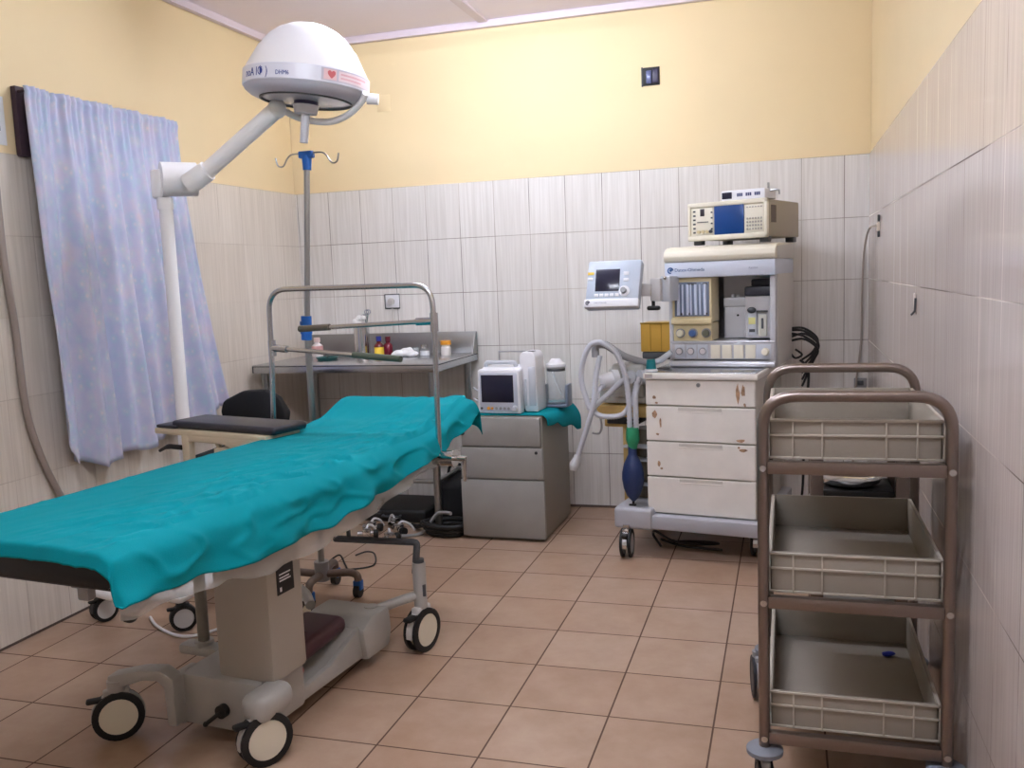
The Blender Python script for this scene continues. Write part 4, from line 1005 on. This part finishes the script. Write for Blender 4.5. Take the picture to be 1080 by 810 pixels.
crate(.197, 'grey plastic crate on the bottom tier of the cart holding a blue scrap', .09)
bsx = thing('blue_scrap', 'small crumpled blue scrap lying in the bottom crate of the cart', 'scrap', (.262, 2.575, .2026), 20)
b = MB().ell((0, 0, .007), (.020, .009, .007), 14)
for v in b.bm.verts: v.co += Vector((noise.noise(v.co * 90), noise.noise(v.co * 80 + Vector((3, 0, 0))), 0)) * .004; v.co.z = max(0, v.co.z)
b.build('wrapper', mat('scrap_blue', (40, 60, 190), .4), bsx)

# small steel stand behind the cart with a black unit and chrome bowl
ks = thing('instrument_stand', 'low steel stand behind the cart carrying a black unit', 'stand', (.205, 3.13, 0), 0)
for x in (-.115, .147):
    for y in (-.03, .24): MB().box((x - .021, y - .018, 0), (x + .021, y + .018, .72), .004).build('post', M_cart, ks)
MB().box((-.135, -.048, .700), (.168, .26, .722), .004).build('top_shelf', M_cart, ks)
MB().box((-.135, -.048, .450), (.168, .26, .464), .003).build('shelf', M_dsteel, ks)
MB().box((-.135, -.048, .16), (.168, .26, .174), .003).build('shelf', M_dsteel, ks)
bu = thing('black_unit', 'flat black unit on the shelf of the steel stand behind the cart', 'unit', (.221, 3.22, .464), 0)
MB().box((-.112, -.10, .0), (.112, .11, .070), .006).build('body', M_black, bu)
MB().box((-.10, -.102, .012), (.10, -.099, .03), .001).build('front_grille', M_dgrey, bu)
bo = thing('chrome_bowl', 'shiny chrome bowl on the black unit behind the cart', 'bowl', (.20, 3.22, .534), 0)
MB().lathe([(0, 0), (.07, 0), (.095, .012), (.105, .03), (.102, .03), (.092, .015), (.068, .004), (0, .004)], seg=34).build('bowl', M_chrome, bo)

# ================================================================== clutter on the floor under the steel table
def blob(name, label, cat, loc, parts, m, squash=.004, yaw=0):
    t = thing(name, label, cat, loc, yaw); b = MB()
    for mn, mx, r in parts: b.box(mn, mx, r, 3)
    b.build('shell', m, t); return t
cs_ = blob('equipment_case', 'flat black case lying on the floor under the steel table', 'case', (-2.02, 4.45, 0), [((-.20, -.13, 0), (.19, .22, .07), .02)], M_black)
MB().tube(fillet([(-.05, -.13, .04), (-.05, -.155, .04), (.05, -.155, .04), (.05, -.13, .04)], .01), .006, seg=8).build('handle', M_dgrey, cs_)
bgk = thing('equipment_bag', 'black soft bag standing under the steel table next to the drawer cabinet', 'bag', (-1.70, 4.50, 0), 0)
b = MB().box((-.10, -.16, 0), (.11, .20, .24), .06, 4)
for v in b.bm.verts: v.co.x += .01 * noise.noise(v.co * 12); v.co.y += .015 * noise.noise(v.co * 10 + Vector((4, 0, 0)))
b.build('shell', M_blackfabric, bgk)
MB().tube([(-.06, 0, .23), (-.04, 0, .28), (.04, 0, .28), (.06, 0, .23)], .008, seg=8, smooth=5).build('handle', M_black, bgk)
for i, (x, y, a, ln) in enumerate([(-2.03, 4.03, 20, .09), (-1.90, 4.13, -35, .09), (-1.88, 3.98, 60, .08), (-2.06, 4.15, 5, .09), (-1.97, 4.235, 75, .07)]):
    c = thing('loose_clamp', 'chrome and black rail clamp in the pile on the floor by the bed head', 'clamp', (x, y, 0), a, 'loose clamps on the floor')
    MB().cyl((-ln / 2, 0, .022), (ln / 2, 0, .022), .016, seg=16).box((-.02, -.022, .004), (.02, .022, .05), .005).build('body', M_chrome, c)
    MB().cyl((ln / 2 - .01, 0, .022), (ln / 2 + .012, 0, .022), .020, seg=16).build('knob', M_black, c)
    MB().tube([(0, 0, .05), (.01, .02, .062), (.03, .05, .045), (.04, .07, .012)], .006, seg=8, smooth=4).build('strap', M_white, c)
b = MB()
for i in range(3):
    R_ = .085 + .012 * i
    b.tube([(R_ * math.cos(a) * 1.1, R_ * .75 * math.sin(a), .014 + .022 * i + .004 * math.sin(2 * a)) for a in [2 * PI * k / 26 for k in range(26)]], .013, seg=10, closed=True)
b.tube([(-.07, -.02, .06), (-.13, .0, .04), (-.18, .06, .016), (-.22, .08, .014)], .012, seg=10, smooth=5)
hc = b.build('hose_coil', M_black); hc.location = (-1.655, 4.16, 0)
tag(hc, 'black hose coiled on the floor beside the drawer cabinet', 'hose')
gh = MB().tube([(-.15, -.05, .012), (-.07, .02, .012), (0, .05, .10), (.05, .03, .12), (.10, .0, .125)], .009, seg=10, smooth=6).build('grey_hose', M_grey); gh.location = (-1.70, 4.10, 0)
tag(gh, 'short grey hose lying over the black hose coil', 'hose')
tcb = MB().tube([(-2.03, 3.62, .005), (-1.99, 3.66, .03), (-1.93, 3.60, .006), (-1.88, 3.55, .005), (-1.80, 3.62, .005), (-1.83, 3.70, .03), (-1.90, 3.76, .02), (-1.95, 3.74, .005)], .004, seg=8, smooth=8).build('thin_cable', M_black)
tag(tcb, 'thin dark cable looping on the floor behind the operating table base', 'cable')
wc = MB().tube([(-2.40, 2.86, .006), (-2.30, 2.78, .006), (-2.16, 2.72, .006), (-2.08, 2.76, .006), (-2.02, 2.9, .006)], .006, seg=8, smooth=8).build('white_cable', M_white)
tag(wc, 'white cable on the floor between the lamp castors', 'cable')
